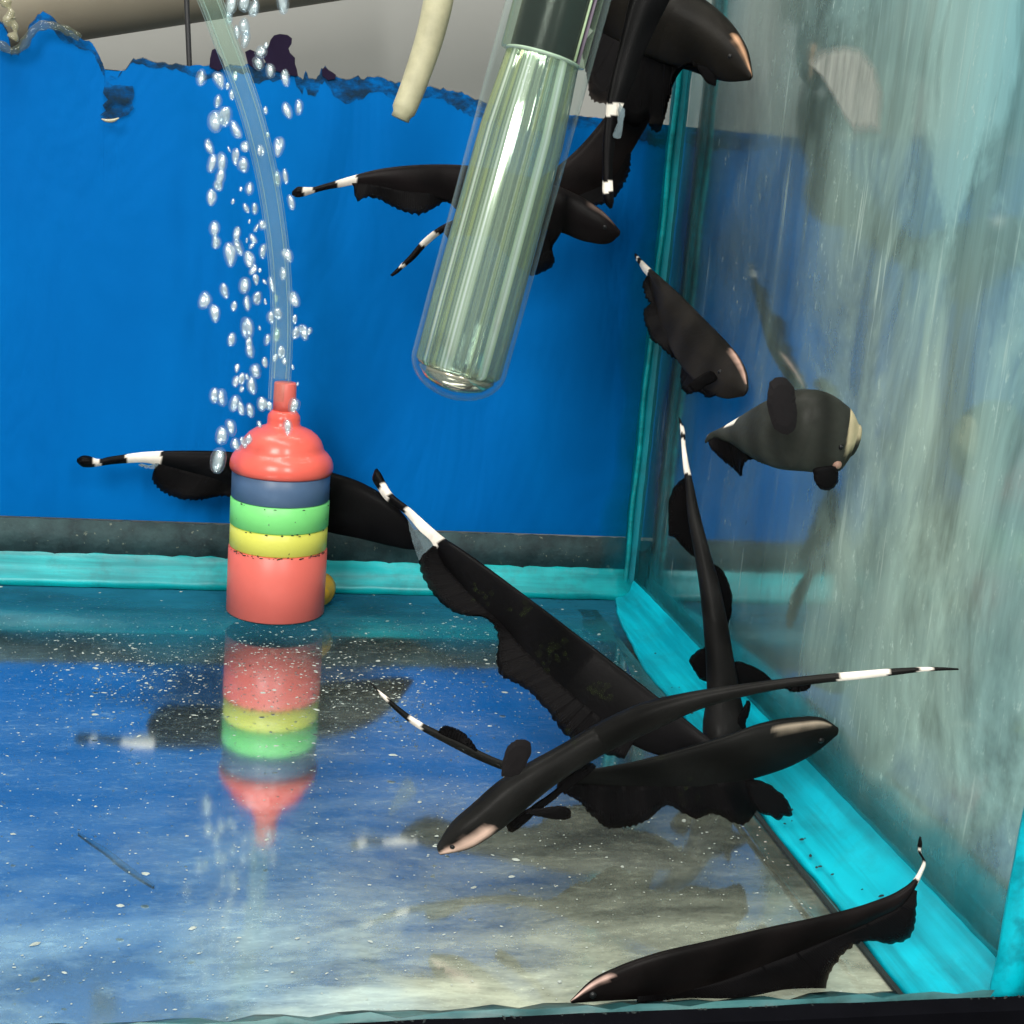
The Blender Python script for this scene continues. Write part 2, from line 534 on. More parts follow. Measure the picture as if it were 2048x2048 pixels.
def catmull(pts, n):
    P = np.array(pts, float)
    d = np.r_[0, np.cumsum(np.maximum(1e-6, np.linalg.norm(np.diff(P[:, :2], axis=0), axis=1)))]
    t = np.linspace(0, d[-1], n)
    # monotone-ish cubic hermite with finite-difference tangents
    mt = np.zeros_like(P)
    for i in range(len(P)):
        if i == 0:
            mt[i] = (P[1] - P[0]) / (d[1] - d[0])
        elif i == len(P) - 1:
            mt[i] = (P[-1] - P[-2]) / (d[-1] - d[-2])
        else:
            h0, h1 = d[i] - d[i - 1], d[i + 1] - d[i]
            mt[i] = ((P[i] - P[i - 1]) / h0 * h1 + (P[i + 1] - P[i]) / h1 * h0) / (h0 + h1)
    out = np.zeros((n, P.shape[1]))
    for k, tt in enumerate(t):
        i = min(len(d) - 2, max(0, int(np.searchsorted(d, tt, side='right') - 1)))
        h = d[i + 1] - d[i]
        u = (tt - d[i]) / h
        out[k] = (2 * u ** 3 - 3 * u ** 2 + 1) * P[i] + (u ** 3 - 2 * u ** 2 + u) * h * mt[i] + (-2 * u ** 3 + 3 * u ** 2) * P[i + 1] + (u ** 3 - u ** 2) * h * mt[i + 1]
    return out


def tube(path, rad, seg=16, name='tube', cap=True):
    """round tube along 3-D points; rad number or list"""
    n = len(path)
    V, F = [], []
    prev = None
    for i in range(n):
        T = (path[min(i + 1, n - 1)] - path[max(i - 1, 0)]).normalized()
        ref = prev if prev is not None else (Vector((1, 0, 0)) if abs(T.x) < 0.8 else Vector((0, 1, 0)))
        A = (ref - T * ref.dot(T)).normalized()
        prev = A
        B = T.cross(A)
        r = rad[i] if hasattr(rad, '__len__') else rad
        for j in range(seg):
            th = 2 * math.pi * j / seg
            V.append(path[i] + A * (r * math.cos(th)) + B * (r * math.sin(th)))
    for i in range(n - 1):
        for j in range(seg):
            a, b = i * seg + j, i * seg + (j + 1) % seg
            F.append((a, b, b + seg, a + seg))
    if cap:
        F.append(tuple(range(seg - 1, -1, -1)))
        F.append(tuple(range((n - 1) * seg, n * seg)))
    return fix(mesh(name, V, F))


def lathe(prof, seg=64, name='lathe'):
    V, F = [], []
    for (r, z) in prof:
        for j in range(seg):
            th = 2 * math.pi * j / seg
            V.append((r * math.cos(th), r * math.sin(th), z))
    for i in range(len(prof) - 1):
        for j in range(seg):
            a, b = i * seg + j, i * seg + (j + 1) % seg
            F.append((a, b, b + seg, a + seg))
    F.append(tuple(range(seg - 1, -1, -1)))
    F.append(tuple(range((len(prof) - 1) * seg, len(prof) * seg)))
    return fix(mesh(name, V, F))


# ================================================================== SETTING
wall = obj('wall', box((-1.2, 0.80, -0.3), (1.2, 0.85, 1.2)), 'wall', smooth=False)
wall['kind'] = 'structure'
shelf = obj('shelf', box((-1.0, 0.05, -0.10), (1.0, 0.78, -0.04)), 'shelf', smooth=False)
shelf['kind'] = 'structure'

tank = empty('aquarium', (-0.05, 0.4, 0.0), 'glass aquarium with torn blue backing and turquoise silicone seams', 'aquarium')


def sheet(name, pts, material, nx=1, ny=1):
    return obj(name, mesh(name, pts, [(0, 1, 2, 3)]), material, tank, smooth=False)


sheet('floor_underside', [(XL, YF, -0.004), (XR + 0.006, YF, -0.004), (XR + 0.006, YB + 0.004, -0.004), (XL, YB + 0.004, -0.004)], 'floor_mirror')
sheet('floor_pane', [(XL, YF, 0), (XR, YF, 0), (XR, YB, 0), (XL, YB, 0)], 'floor_film')
sheet('side_pane_outer_face', [(XR + 0.004, YF, -0.004), (XR + 0.004, YF, ZTOP), (XR + 0.004, YB + 0.004, ZTOP), (XR + 0.004, YB + 0.004, -0.004)], 'side_mirror')
sheet('side_pane', [(XR, YF, 0), (XR, YF, ZTOP), (XR, YB, ZTOP), (XR, YB, 0)], 'side_film')
bpane = obj('back_pane', box((XL, YB, 0), (XR, YB + 0.004, ZTOP)), 'pane', tank, smooth=False)
obj('front_pane', box((XL, YF - 0.004, 0.0), (XR + 0.004, YF, ZTOP)), 'pane', tank, smooth=False)

# blue backing film with ragged top edge, behind the back pane
edge = [(-1100, 20), (-300, 40), (0, 42), (15, 60), (22, 96), (38, 98), (52, 70), (60, 48), (86, 24), (100, 32), (115, 45), (130, 55), (145, 64), (165, 78), (185, 86), (190, 96), (198, 112),
        (203, 120), (209, 140), (210, 157), (222, 154), (235, 156), (246, 141), (256, 131), (272, 117), (300, 121), (345, 127), (400, 134), (440, 132), (500, 130), (540, 128), (575, 138), (588, 130), (594, 152), (606, 158),
        (611, 141), (617, 158), (632, 160), (642, 140), (650, 134), (662, 144), (668, 150), (678, 157), (700, 158), (716, 154), (722, 160), (740, 154), (762, 156), (790, 164),
        (820, 168), (848, 171), (880, 178), (905, 181), (935, 190), (950, 200), (980, 208), (1010, 214), (1060, 222), (1150, 232), (1250, 244), (1420, 262)]
YBK = YB + 0.0065
P3 = []
for (x, y) in edge:
    q = at2(x, y, YBK)
    P3.append(q)
fine = []
for a, b in zip(P3[:-1], P3[1:]):
    k = max(2, int((b - a).length / 0.0012))
    k = min(k, 30)
    for i in range(k):
        q = a.lerp(b, i / k)
        fine.append(Vector((q.x, YBK, q.z + nrs.normal(0, 0.00035))))
fine.append(P3[-1])
zb = 0.0253
V, F = [], []
rows = [zb, 0.08, 0.14, 0.2]
for q in fine:
    for z in rows:
        V.append((q.x, YBK, z))
    V.append((q.x, YBK, max(q.z, 0.2)))
k = len(rows) + 1
for i in range(len(fine) - 1):
    for j in range(k - 1):
        a = i * k + j
        F.append((a, a + k, a + k + 1, a + 1))
film = obj('blue_backing_film', fix(mesh('film', V, F)), 'blue', tank, smooth=False)
md = film.modifiers.new('t', 'SOLIDIFY')
md.thickness = 0.0004
# dark torn rim running under the ragged edge
V, F = [], []
sel = [q for q in fine if q.x > -0.14]
for i, q in enumerate(sel):
    dz = 0.0022 + 0.0016 * math.sin(i * 0.13) + 0.0010 * math.sin(i * 0.37) + nrs.uniform(0, 0.0009)
    if q.x > 0.0:
        dz += 0.0035
    V += [(q.x, YBK - 0.0006, q.z + 0.0003), (q.x, YBK - 0.0006, q.z - dz)]
for i in range(len(sel) - 1):
    F.append((2 * i, 2 * i + 1, 2 * i + 3, 2 * i + 2))
m, nt, out = mat('torn_rim')
t = N(nt, 'ShaderNodeBsdfTransparent')
d = N(nt, 'ShaderNodeBsdfDiffuse')
L(nt, mixc(nt, noise(nt, coords(nt), 90, 4), (0.004, 0.03, 0.07, 1), (0.03, 0.045, 0.05, 1)), d.inputs[0])
L(nt, mixs(nt, ramp(nt, noise(nt, coords(nt, (0.6, 1, 1)), 170, 5, 0.7), [(0.40, 0.05), (0.62, 0.75)]), t.outputs[0], d.outputs[0]), out.inputs[0])
obj('torn_film_rim', mesh('rim', V, F), m, film, smooth=False)


def flat_poly(name, pts, dep, material, parent, px=True, th=0.0005, bulge=0.0, smooth=True):
    """filled outline at a depth (points in photo pixels), with thickness"""
    Q = [(at2(x, y, dep) if px else at(x, y, dep)) for x, y in pts]
    bm = bmesh.new()
    c = sum(Q, Vector()) / len(Q)
    cv = bm.verts.new(c - ray(1024, 1024) * bulge)
    wv_ = [bm.verts.new(c.lerp(q, 0.72) - ray(1024, 1024) * bulge * 0.6) for q in Q]
    vv = [bm.verts.new(q) for q in Q]
    for i in range(len(vv)):
        j = (i + 1) % len(vv)
        bm.faces.new((cv, wv_[i], wv_[j]))
        bm.faces.new((wv_[i], vv[i], vv[j], wv_[j]))
    me = bpy.data.meshes.new(name)
    bm.to_mesh(me)
    bm.free()
    n_ = len(Q)
    for nm_, val in (('edge', [0.0] + [0.6] * n_ + [1.0] * n_), ('ray', [0.5] + [i / n_ * 0.3 for i in range(n_)] * 2)):
        me.attributes.new(nm_, 'FLOAT', 'POINT').data.foreach_set('value', val)
    o = obj(name, fix(me), material, parent, smooth)
    md = o.modifiers.new('t', 'SOLIDIFY')
    md.thickness = th
    return o


flat_poly('film_scrap', [(524, 112), (526, 100), (537, 93), (541, 80), (548, 71), (560, 68), (575, 70), (584, 77), (583, 88), (577, 97), (580, 106), (590, 116), (590, 128), (594, 140), (596, 152), (588, 152), (570, 148), (540, 138)], YB + 0.0055, 'scrap', film, smooth=False)
flat_poly('film_scrap', [(419, 134), (420, 118), (424, 100), (431, 97), (437, 108), (446, 120), (450, 134), (436, 142)], YB + 0.0055, 'scrap', film, smooth=False)
flat_poly('film_scrap', [(490, 104), (500, 99), (512, 104), (524, 108), (530, 132), (512, 140), (496, 128)], YB + 0.0055, 'scrap', film, smooth=False)
flat_poly('film_scrap', [(645, 152), (643, 140), (650, 134), (658, 141), (664, 144), (672, 150), (670, 158), (655, 160)], YB + 0.0055, 'scrap', film, smooth=False)

# shiny bead of water trapped along the loose film edge
wp = catmull([(-20, 78), (5, 92), (25, 102), (45, 92), (58, 72), (72, 56), (92, 50), (115, 54), (140, 64), (160, 76)], 60)
path = [at2(x, y, YB - 0.001) for x, y in wp]
obj('water_bead', tube(path, [0.0012 + 0.0005 * abs(math.sin(i * 0.21)) + 0.0002 * math.sin(i * 0.9) for i in range(60)], 10), clear_tube('trapped_water', (0.80, 0.88, 0.85, 1), (0.16, 0.17, 0.12, 1), 0.25, 0.8, 0.06), bpane)
wp = catmull([(2, -10), (14, 8), (22, 24), (18, 40), (28, 50), (30, 66), (24, 78)], 40)
path = [at2(x, y, YB - 0.001) for x, y in wp]
obj('water_bead', tube(path, [0.0016 + 0.0007 * math.sin(i * 0.35) + 0.0003 * math.sin(i * 0.9) for i in range(40)], 10), clear_tube('trapped_water_b', (0.85, 0.85, 0.75, 1), (0.50, 0.47, 0.34, 1), 0.4, 0.85, 0.06), bpane)
flat_poly('film_tear', [(212, 160), (226, 171), (240, 169), (254, 172), (266, 172), (269, 190), (264, 206), (268, 216), (256, 230), (240, 236), (228, 243), (204, 240), (200, 230), (212, 222), (205, 210), (216, 200), (206, 186)], YB + 0.0052, bpy.data.materials['torn_rim'], film, smooth=False)
wp = catmull([(203, 238), (212, 241), (226, 241), (238, 236)], 20)  # pale glint, painted as a solid strip
obj('water_bead', tube([at2(x, y, YB - 0.0012) for x, y in wp], [0.0002 + 0.0005 * math.sin(math.pi * i / 19) for i in range(20)], 10), plain('bead_glint', (0.42, 0.38, 0.26), 0.3, 0.3, 300), bpane)

# seams -----------------------------------------------------------
mossr = obj('mossy_strip', prism([(YB - 0.0012, 0.012), (YB + 0.0004, 0.012), (YB + 0.0004, 0.0262), (YB - 0.0006, 0.0262)], 'x', XL, XR - 0.004, 160, 0.0006), 'moss', tank)
obj('back_foot', box((XL, YB + 0.0008, -0.0060), (XR + 0.004, YB + 0.0035, 0.0245)), 'moss', tank, smooth=False)
sb = [(YB - 0.0085, 0.0008), (YB + 0.0005, 0.0008), (YB + 0.0005, 0.0135), (YB - 0.0016, 0.0125), (YB - 0.0040, 0.0075), (YB - 0.0065, 0.0035)]
obj('silicone_seam', prism(sb, 'x', XL, XR - 0.001, 60, 0.0003), 'teal', tank)
sv = [(XR - 0.0050, YB + 0.0006), (XR - 0.0045, YB - 0.0010), (XR - 0.0030, YB - 0.0026), (XR - 0.0012, YB - 0.0042), (XR + 0.0005, YB - 0.0052), (XR + 0.0005, YB + 0.0006)]
obj('silicone_seam', prism(sv, 'z', 0.001, ZTOP, 70, 0.0003), 'teal_dark', tank)
obj('silicone_seam', tube([Vector((XR - 0.0040 + 0.0003 * math.sin(i * .8), YB - 0.0030, 0.004 + i * 0.0062)) for i in range(57)], 0.0011, 8), 'teal', tank)
sr = [(XR - 0.0215, 0.0008), (XR + 0.0005, 0.0008), (XR + 0.0005, 0.0095), (XR - 0.0012, 0.0088), (XR - 0.0060, 0.0042), (XR - 0.0130, 0.0022), (XR - 0.0200, 0.0016)]
me = prism(sr, 'y', YF, YB - 0.0005, 70, 0.0002)
for v_ in me.vertices:
    k_ = max(0.0, min(1.0, (v_.co.y - 0.43) / 0.11))
    v_.co.x = XR + (v_.co.x - XR) * (1 - 0.62 * k_ * k_)
    v_.co.x += 0.0005 * math.sin(v_.co.y * 95) * (v_.co.x < XR - 0.012)
obj('silicone_seam', me, 'cyan', tank)
obj('floor_edge_line', box((XR - 0.0235, YF, 0.0004), (XR - 0.0222, 0.42, 0.0012)), 'debris', tank, smooth=False)
sf = [(XR + 0.0005, YF - 0.0006), (XR + 0.0005, YF + 0.0105), (XR - 0.0030, YF + 0.0070), (XR - 0.0065, YF + 0.0030), (XR - 0.0085, YF - 0.0006)]
obj('silicone_seam', prism(sf, 'z', 0.001, ZTOP, 50, 0.0003), 'cyan', tank)
obj('silicone_seam', prism([(YF - 0.0005, 0.0006), (YF + 0.0125, 0.0006), (YF + 0.0100, 0.0016), (YF + 0.004, 0.0040), (YF - 0.0005, 0.0085)], 'x', XL, XR, 90, 0.0009), silicone('front_silicone', (0.02, 0.11, 0.13, 1), (0.07, 0.21, 0.21, 1), 22, 0.9), tank)
# soft teal sheets painting the seams' reflected glow over floor and panes
def glow_sheet(name, pts, seg=60):
    V, F, al = [], [], []
    for i in range(seg + 1):
        u = i / seg
        for k_, (f_, a_) in enumerate(((0.0, 1.0), (0.35, 0.72), (0.72, 0.45), (1.0, 0.0))):
            V.append(pts(u, f_ * (1 + 0.18 * math.sin(u * 23) + 0.1 * math.sin(u * 61 + 2))))
            al.append(a_)
    for i in range(seg):
        for k_ in range(3):
            a = i * 4 + k_
            F.append((a, a + 4, a + 5, a + 1))
    me = mesh(name, V, F)
    at_ = me.attributes.new('soft', 'FLOAT', 'POINT')
    at_.data.foreach_set('value', al)
    return me


def glow_mat(name, col, k):
    m, nt, out = mat(name)
    t = N(nt, 'ShaderNodeBsdfTransparent')
    d = N(nt, 'ShaderNodeBsdfDiffuse')
    L(nt, mixc(nt, noise(nt, coords(nt), 45, 5), tuple(x * 0.6 for x in col) + (1,), col + (1,)), d.inputs[0])
    a = N(nt, 'ShaderNodeAttribute', attribute_name='soft')
    L(nt, mixs(nt, math_n(nt, 'MULTIPLY', a.outputs['Fac'], math_n(nt, 'MULTIPLY', ramp(nt, noise(nt, coords(nt, (0.4, 1, 1)), 60, 5), [(0.25, 0.55), (0.65, 1.0)]), k)), t.outputs[0], d.outputs[0]), out.inputs[0])
    return m


obj('seam_glow', glow_sheet('glow_sheet', lambda u, f: (XL + (XR - XL) * u, YB - 0.004 - 0.078 * f, 0.0004)), glow_mat('rear_glow', (0.02, 0.20, 0.31), 1.0), tank)
obj('seam_glow', glow_sheet('glow_sheet', lambda u, f: (XR - 0.021 - 0.010 * f * u, YF + 0.01 + 0.28 * u, 0.0004)), glow_mat('side_glow', (0.06, 0.32, 0.38), 0.6), tank)
obj('seam_glow', glow_sheet('glow_sheet', lambda u, f: (XR - 0.0006, YF + 0.01 + (YB - YF - 0.012) * u, 0.008 + 0.018 * f)), glow_mat('wall_glow', (0.02, 0.26, 0.30), 0.8), tank)
obj('seam_glow', glow_sheet('glow_sheet', lambda u, f: (XR - 0.0006, YB - 0.004 - 0.020 * f, 0.004 + 0.34 * u)), glow_mat('corner_glow', (0.02, 0.20, 0.24), 0.75), tank)
obj('seam_glow', glow_sheet('glow_sheet', lambda u, f: (XR - 0.004 - 0.012 * f, YB - 0.0016, 0.004 + 0.34 * u)), glow_mat('corner_glow_b', (0.0, 0.17, 0.24), 0.6), tank)
# black trim around the foot of the tank
tr = [(YF - 0.009, -0.038), (YF - 0.0045, -0.038), (YF - 0.0045, 0.0098), (YF - 0.0058, 0.0106), (YF - 0.009, 0.0095)]
obj('bottom_trim', prism(tr, 'x', XL, XR + 0.008, 50, 0.00015), 'trim', tank, smooth=False)
obj('bottom_trim', prism([(XR + 0.0045, -0.038), (XR + 0.010, -0.038), (XR + 0.010, 0.0095), (XR + 0.0045, 0.0102)], 'y', YF - 0.004, YB + 0.01, 50, 0.00015), 'trim', tank, smooth=False)
# debris crumbs on the turquoise seam and on the trim edge
V, F = [], []


def crumb(c, r, flat=0.5, stretch=1.0, ang=None):
    ang = rnd.uniform(0, 6.28) if ang is None else ang
    i0 = len(V)
    n = 6
    for lay, (rr, z) in enumerate(((1.0, 0.0), (0.72, flat))):
        for j in range(n):
            th = 6.283 * j / n
            a = r * rr * stretch * math.cos(th) * rnd.uniform(0.7, 1.2)
            b = r * rr * math.sin(th) * rnd.uniform(0.7, 1.2)
            V.append((c[0] + a * math.cos(ang) - b * math.sin(ang), c[1] + a * math.sin(ang) + b * math.cos(ang), c[2] + z * r))
    for j in range(n):
        a, b = i0 + j, i0 + (j + 1) % n
        F.append((a, b, b + n, a + n))
    F.append(tuple(range(i0 + n, i0 + 2 * n)))


for i in range(26):
    y = rnd.uniform(YF + 0.02, 0.47)
    u = abs(rnd.gauss(0, 0.3))
    crumb((XR - 0.0200 + 0.013 * min(u, 1), y, 0.0024 + 0.002 * min(u, 1)), rnd.uniform(0.0002, 0.0005), 0.4, rnd.uniform(1, 2.6), rnd.uniform(0.2, 1.2))
for i in range(70):
    crumb((rnd.uniform(0.03, XR), YF - 0.0058, 0.0104), rnd.uniform(0.0001, 0.0004), 0.6, rnd.uniform(1, 2))
o = obj('debris_crumb', mesh('crumbs', V, F), 'debris', tank, smooth=False)
o['kind'] = 'stuff'
# sediment on the floor
V, F = [], []
for i in range(2600):
    x = rnd.uniform(-0.12, XR - 0.024)
    y = YF + 0.012 + (0.300) * (rnd.random() ** 0.85)
    r = 0.00012 + 0.00016 * rnd.random() ** 2
    if rnd.random() < 0.045:
        r *= rnd.uniform(2.0, 3.4)
    crumb((x, y, 0.0003), r, 0.35, rnd.uniform(1, 2.2), rnd.gauss(0, 0.5))
for i in range(900):
    cx_, cy_ = rnd.choice([(0.01, 0.47), (-0.02, 0.44), (0.035, 0.44), (0.06, 0.42), (-0.04, 0.46), (0.09, 0.49), (0.12, 0.45)])
    crumb((cx_ + rnd.gauss(0, 0.012), cy_ + rnd.gauss(0, 0.02), 0.0003), rnd.uniform(0.00012, 0.00038), 0.35, rnd.uniform(1, 3), rnd.gauss(0, 0.8))
o = obj('sediment', mesh('sediment', V, F), 'sediment', smooth=False)
o['kind'] = 'stuff'
o['label'] = 'pale specks of sediment scattered over the mirror-like tank floor'
o['category'] = 'sediment'
# algae spots on the inside of the front pane
V, F = [], []
for (x, y, n, s) in ((1040, 1235, 16, 26), (1140, 1308, 14, 24), (905, 1120, 8, 22), (985, 1155, 6, 20), (1080, 1400, 4, 16), (1240, 1430, 5, 30), (1300, 1500, 5, 40), (1120, 1300, 6, 20)):
    for i in range(n):
        q = at(x + rnd.gauss(0, s * 0.5), y + rnd.gauss(0, s * 0.4), YF + 0.0008)
        i0 = len(V)
        r = rnd.uniform(0.0003, 0.0008)
        for j in range(8):
            rr = r * rnd.uniform(0.6, 1.2)
            V.append((q.x + rr * math.cos(j * .785), q.y, q.z + rr * math.sin(j * .785)))
        F.append(tuple(range(i0, i0 + 8)))
o = obj('algae_spot', mesh('algae', V, F), 'algae', tank, smooth=False)
o['kind'] = 'stuff'

Q = []  # white reflection in the side pane, painted as a pale patch
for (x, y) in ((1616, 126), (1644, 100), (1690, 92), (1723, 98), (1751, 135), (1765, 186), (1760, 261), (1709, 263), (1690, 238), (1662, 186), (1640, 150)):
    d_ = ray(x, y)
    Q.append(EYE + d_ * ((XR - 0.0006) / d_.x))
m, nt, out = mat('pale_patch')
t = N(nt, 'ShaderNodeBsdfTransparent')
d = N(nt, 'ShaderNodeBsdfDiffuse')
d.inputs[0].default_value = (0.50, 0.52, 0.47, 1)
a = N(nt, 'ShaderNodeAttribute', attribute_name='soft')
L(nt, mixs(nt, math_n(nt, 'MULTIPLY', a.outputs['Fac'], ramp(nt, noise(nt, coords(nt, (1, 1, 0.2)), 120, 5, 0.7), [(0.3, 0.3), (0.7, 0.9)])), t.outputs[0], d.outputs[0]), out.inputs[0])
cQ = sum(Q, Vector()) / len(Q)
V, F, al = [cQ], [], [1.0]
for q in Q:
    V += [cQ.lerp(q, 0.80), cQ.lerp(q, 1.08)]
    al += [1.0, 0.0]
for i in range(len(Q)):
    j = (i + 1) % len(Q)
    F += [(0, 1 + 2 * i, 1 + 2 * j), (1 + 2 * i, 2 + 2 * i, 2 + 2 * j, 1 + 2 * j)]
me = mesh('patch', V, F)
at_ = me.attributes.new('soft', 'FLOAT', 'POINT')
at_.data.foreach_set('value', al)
obj('reflection_patch', me, m, tank, smooth=False)

# pipe and cable behind the tank
q0, q1 = at2(-700, 108, 0.66), at2(900, -131, 0.66)
dirv = (q1 - q0).normalized()
upv = dirv.cross(Vector((0, 1, 0))).normalized()
if upv.z < 0:
    upv = -upv
pp = [q0.lerp(q1, i / 20) for i in range(21)]
o = obj('pipe', tube(pp, 0.021, 28), 'pipe')
o['label'] = 'thick beige pipe running behind the tank above the torn blue film'
o['category'] = 'pipe'
o = obj('cable', tube([at2(372 + 5 * math.sin(i * .5) * 0 + i * 0.6, -30 + i * 14, 0.60) for i in range(22)], 0.0011, 10), 'cable')
o['label'] = 'thin black cable hanging behind the tank under the beige pipe'
o['category'] = 'cable'

sp_ = catmull([(148, 1572), (175, 1590), (200, 1606), (230, 1630), (258, 1650), (290, 1672)], 30)
pth = []
for x, y in sp_:
    d_ = ray(x * S, y * S)
    pth.append(EYE + d_ * ((CAMZ + 0.0037) / -d_.z))
o = obj('plant_strand', tube(pth, [0.0002 + 0.0005 * math.sin(math.pi * (i + 1) / 32) for i in range(30)], 8), plain('strand', (0.0, 0.06, 0.20), 0.7, 0.3, 90, spec=0.05))
o['label'] = 'thin dark blue strand lying on the floor at lower left'
o['category'] = 'strand'

# ================================================================== AIRSTONE
AX, AY = 0.0165, 0.511
air = empty('air_stone', (AX, AY, 0.0005), 'striped cylindrical air stone with red domed cap standing on the tank floor', 'air stone')
R0 = 0.0187


def band(name, z0, z1, r, material, label=None):
    e = 0.0005
    me = lathe([(r - e, z0), (r, z0 + e), (r, z1 - e), (r - e, z1)], 72)
    me.transform(Matrix.Translation((AX, AY, 0.0005)))
    o = obj(name, me, material, air)
    md = o.modifiers.new('e', 'EDGE_SPLIT')
    md.split_angle = math.radians(50)
    if label:
        o['label'] = label
    return o


band('base_band', 0.0, 0.0262, R0 + 0.0003, 'red', 'wide red band at the foot')
band('yellow_band', 0.0262, 0.0352, R0, 'yellow')
band('green_band', 0.0352, 0.0455, R0 + 0.0002, 'green')
band('blue_band', 0.0455, 0.0560, R0, 'navy')
cap = [(0.0188, 0.0558), (0.0194, 0.0566), (0.0197, 0.0580), (0.0195, 0.0598), (0.0188, 0.0616), (0.0176, 0.0632), (0.0166, 0.0641), (0.0158, 0.0650), (0.0154, 0.0664), (0.0146, 0.0684), (0.0130, 0.0704),
       (0.0108, 0.0720), (0.0084, 0.0730), (0.0068, 0.0736), (0.0062, 0.0744), (0.0062, 0.0764), (0.0060, 0.0778), (0.0052, 0.0788), (0.0046, 0.0796)]
me = lathe(cap, 72)
me.transform(Matrix.Translation((AX, AY, 0.0005)))
capo = obj('domed_cap', me, 'cap_red', air)
me = lathe([(0.0043, 0.0796), (0.0043, 0.083), (0.0042, 0.0898), (0.0039, 0.0903)], 32)
me.transform(Matrix.Translation((AX, AY, 0.0005)))
obj('nozzle', me, 'red', capo)
# grime crumbs along the joints
V, F = [], []
for (z, n) in ((0.0266, 60), (0.0356, 12), (0.0453, 6)):
    for i in range(n):
        th = rnd.uniform(math.pi * 1.02, math.pi * 1.98)
        rr = R0 + 0.0004
        c = Vector((AX + rr * math.cos(th), AY + rr * math.sin(th), z + rnd.gauss(0, 0.00025)))
        wv, hv = rnd.uniform(0.0002, 0.0009), rnd.uniform(0.00015, 0.0004)
        tx = Vector((-math.sin(th), math.cos(th), 0))
        i0 = len(V)
        for j in range(7):
            V.append(c + tx * (wv * math.cos(j * .9) * rnd.uniform(.6, 1.1)) + Vector((0, 0, hv * math.sin(j * .9) * rnd.uniform(.6, 1.1))))
        F.append(tuple(range(i0, i0 + 7)))
o = obj('grime', mesh('grime', V, F), 'grime', air, smooth=False)
o['kind'] = 'stuff'
sc_ = lathe([(0.0008, 0.0), (0.0068, 0.0), (0.0075, 0.001), (0.0060, 0.003), (0.0030, 0.0050), (0.0028, 0.0070)], 32)
sc_.transform(Matrix.Translation((AX + 0.0165, AY + 0.0085, 0.0068)) @ Matrix.Rotation(math.radians(90), 4, 'X') @ Matrix.Rotation(math.radians(15), 4, 'Y'))
obj('suction_cup', sc_, 'amber', air)

# hose
hp = catmull([(366, -120), (392, -60), (420, 0), (447, 72), (475, 145), (500, 217), (520, 290), (536, 362), (548, 435), (557, 508), (562, 580), (564, 640), (563, 700), (560, 760), (558, 800)], 90)
hose_top = [at2(x, y, AY - 0.0005 - 0.03 * max(0, 1 - i / 70)) for i, (x, y) in enumerate(hp)]
hose = empty('air_hose', hose_top[-1], 'clear green-tinted air hose curving up from the air stone nozzle', 'hose')
obj('hose_wall', tube(hose_top, 0.0041, 28, cap=False), 'hose', hose)
obj('hose_bore', tube([q + Vector((0, 0.0, 0)) for q in hose_top[:86]], 0.0027, 20, cap=False), 'hose_in', hose)

# ================================================================== HEATER TUBE
hd = 0.400
a0, a1 = at2(900, 797, hd), at2(1190, -270, hd)
axv = (a1 - a0).normalized()
heat = empty('heater_tube', a0, 'clear glass heater tube with rounded end hanging slantwise in the water', 'heater')
rotm = axv.to_track_quat('Z', 'Y').to_matrix().to_4x4()
HL = (a1 - a0).length
HR = 0.0147


def hl(name, prof, material, seg=64, z0=0.0, ang=False, flute=0.0):
    me = lathe(prof, seg)
    if ang:
        at_ = me.attributes.new('ang', 'FLOAT', 'POINT')
        vals = []
        k = 0
        for v_ in me.vertices:
            th = math.atan2(v_.co.y, v_.co.x)
            vals.append(th)
            r_ = math.hypot(v_.co.x, v_.co.y)
            f_ = 1 + flute * (math.sin(th * 17) + 0.7 * math.sin(th * 29 + 1) + 0.6 * math.sin(th * 43 + 2))
            v_.co.x *= f_
            v_.co.y *= f_
        at_.data.foreach_set('value', vals)
    me.transform(Matrix.Translation(a0) @ rotm @ Matrix.Translation((0, 0, z0)))
    return obj(name, me, material, heat)


prof = [(HR * math.sin(t), HR * (1 - math.cos(t)) * 0.75) for t in np.linspace(0.02, math.pi / 2, 14)] + [(HR, 0.03), (HR, 0.08), (HR, HL)]
hl('glass_tube', prof, 'glass', 72)
ZR = (at2(1089, 118, hd) - a0).dot(axv)
prof = [(0.0122, 0.0085), (0.0133, 0.0100), (0.0133, 0.03), (0.0126, 0.08), (0.0108, ZR - 0.0003), (0.0104, ZR), (0.0100, ZR - 0.0004), (0.0100, ZR - 0.01), (0.009, ZR - 0.02)]
o = hl('ribbed_sleeve', prof, 'sleeve', 240, ang=True, flute=0.0025)
prof = [(0.0105, ZR - 0.0004), (0.0111, ZR), (0.0111, ZR + 0.0006), (0.0105, ZR + 0.0008)]
hl('sleeve_rim', prof, plain('sleeve_rim', (0.62, 0.68, 0.58), 0.25, 0.2, 90), 64)
hl('inner_glass', [(0.0126, ZR + 0.0004), (0.0126, ZR + 0.05), (0.0126, HL - 0.003)], clear_tube('inner_glass', (0.9, 0.95, 0.9, 1), (0.50, 0.62, 0.40, 1), 0.015, 0.75, 0.05), 64)
core = hl('heating_core', [(0.0096, ZR - 0.004), (0.0100, ZR + 0.001), (0.0100, HL - 0.01), (0.009, HL)], 'core', 48)
hl('metal_tip', [(0.0005, 0.0022), (0.0050, 0.0030), (0.0092, 0.0046), (0.0118, 0.0074), (0.0112, 0.0094)], 'steel', 48)
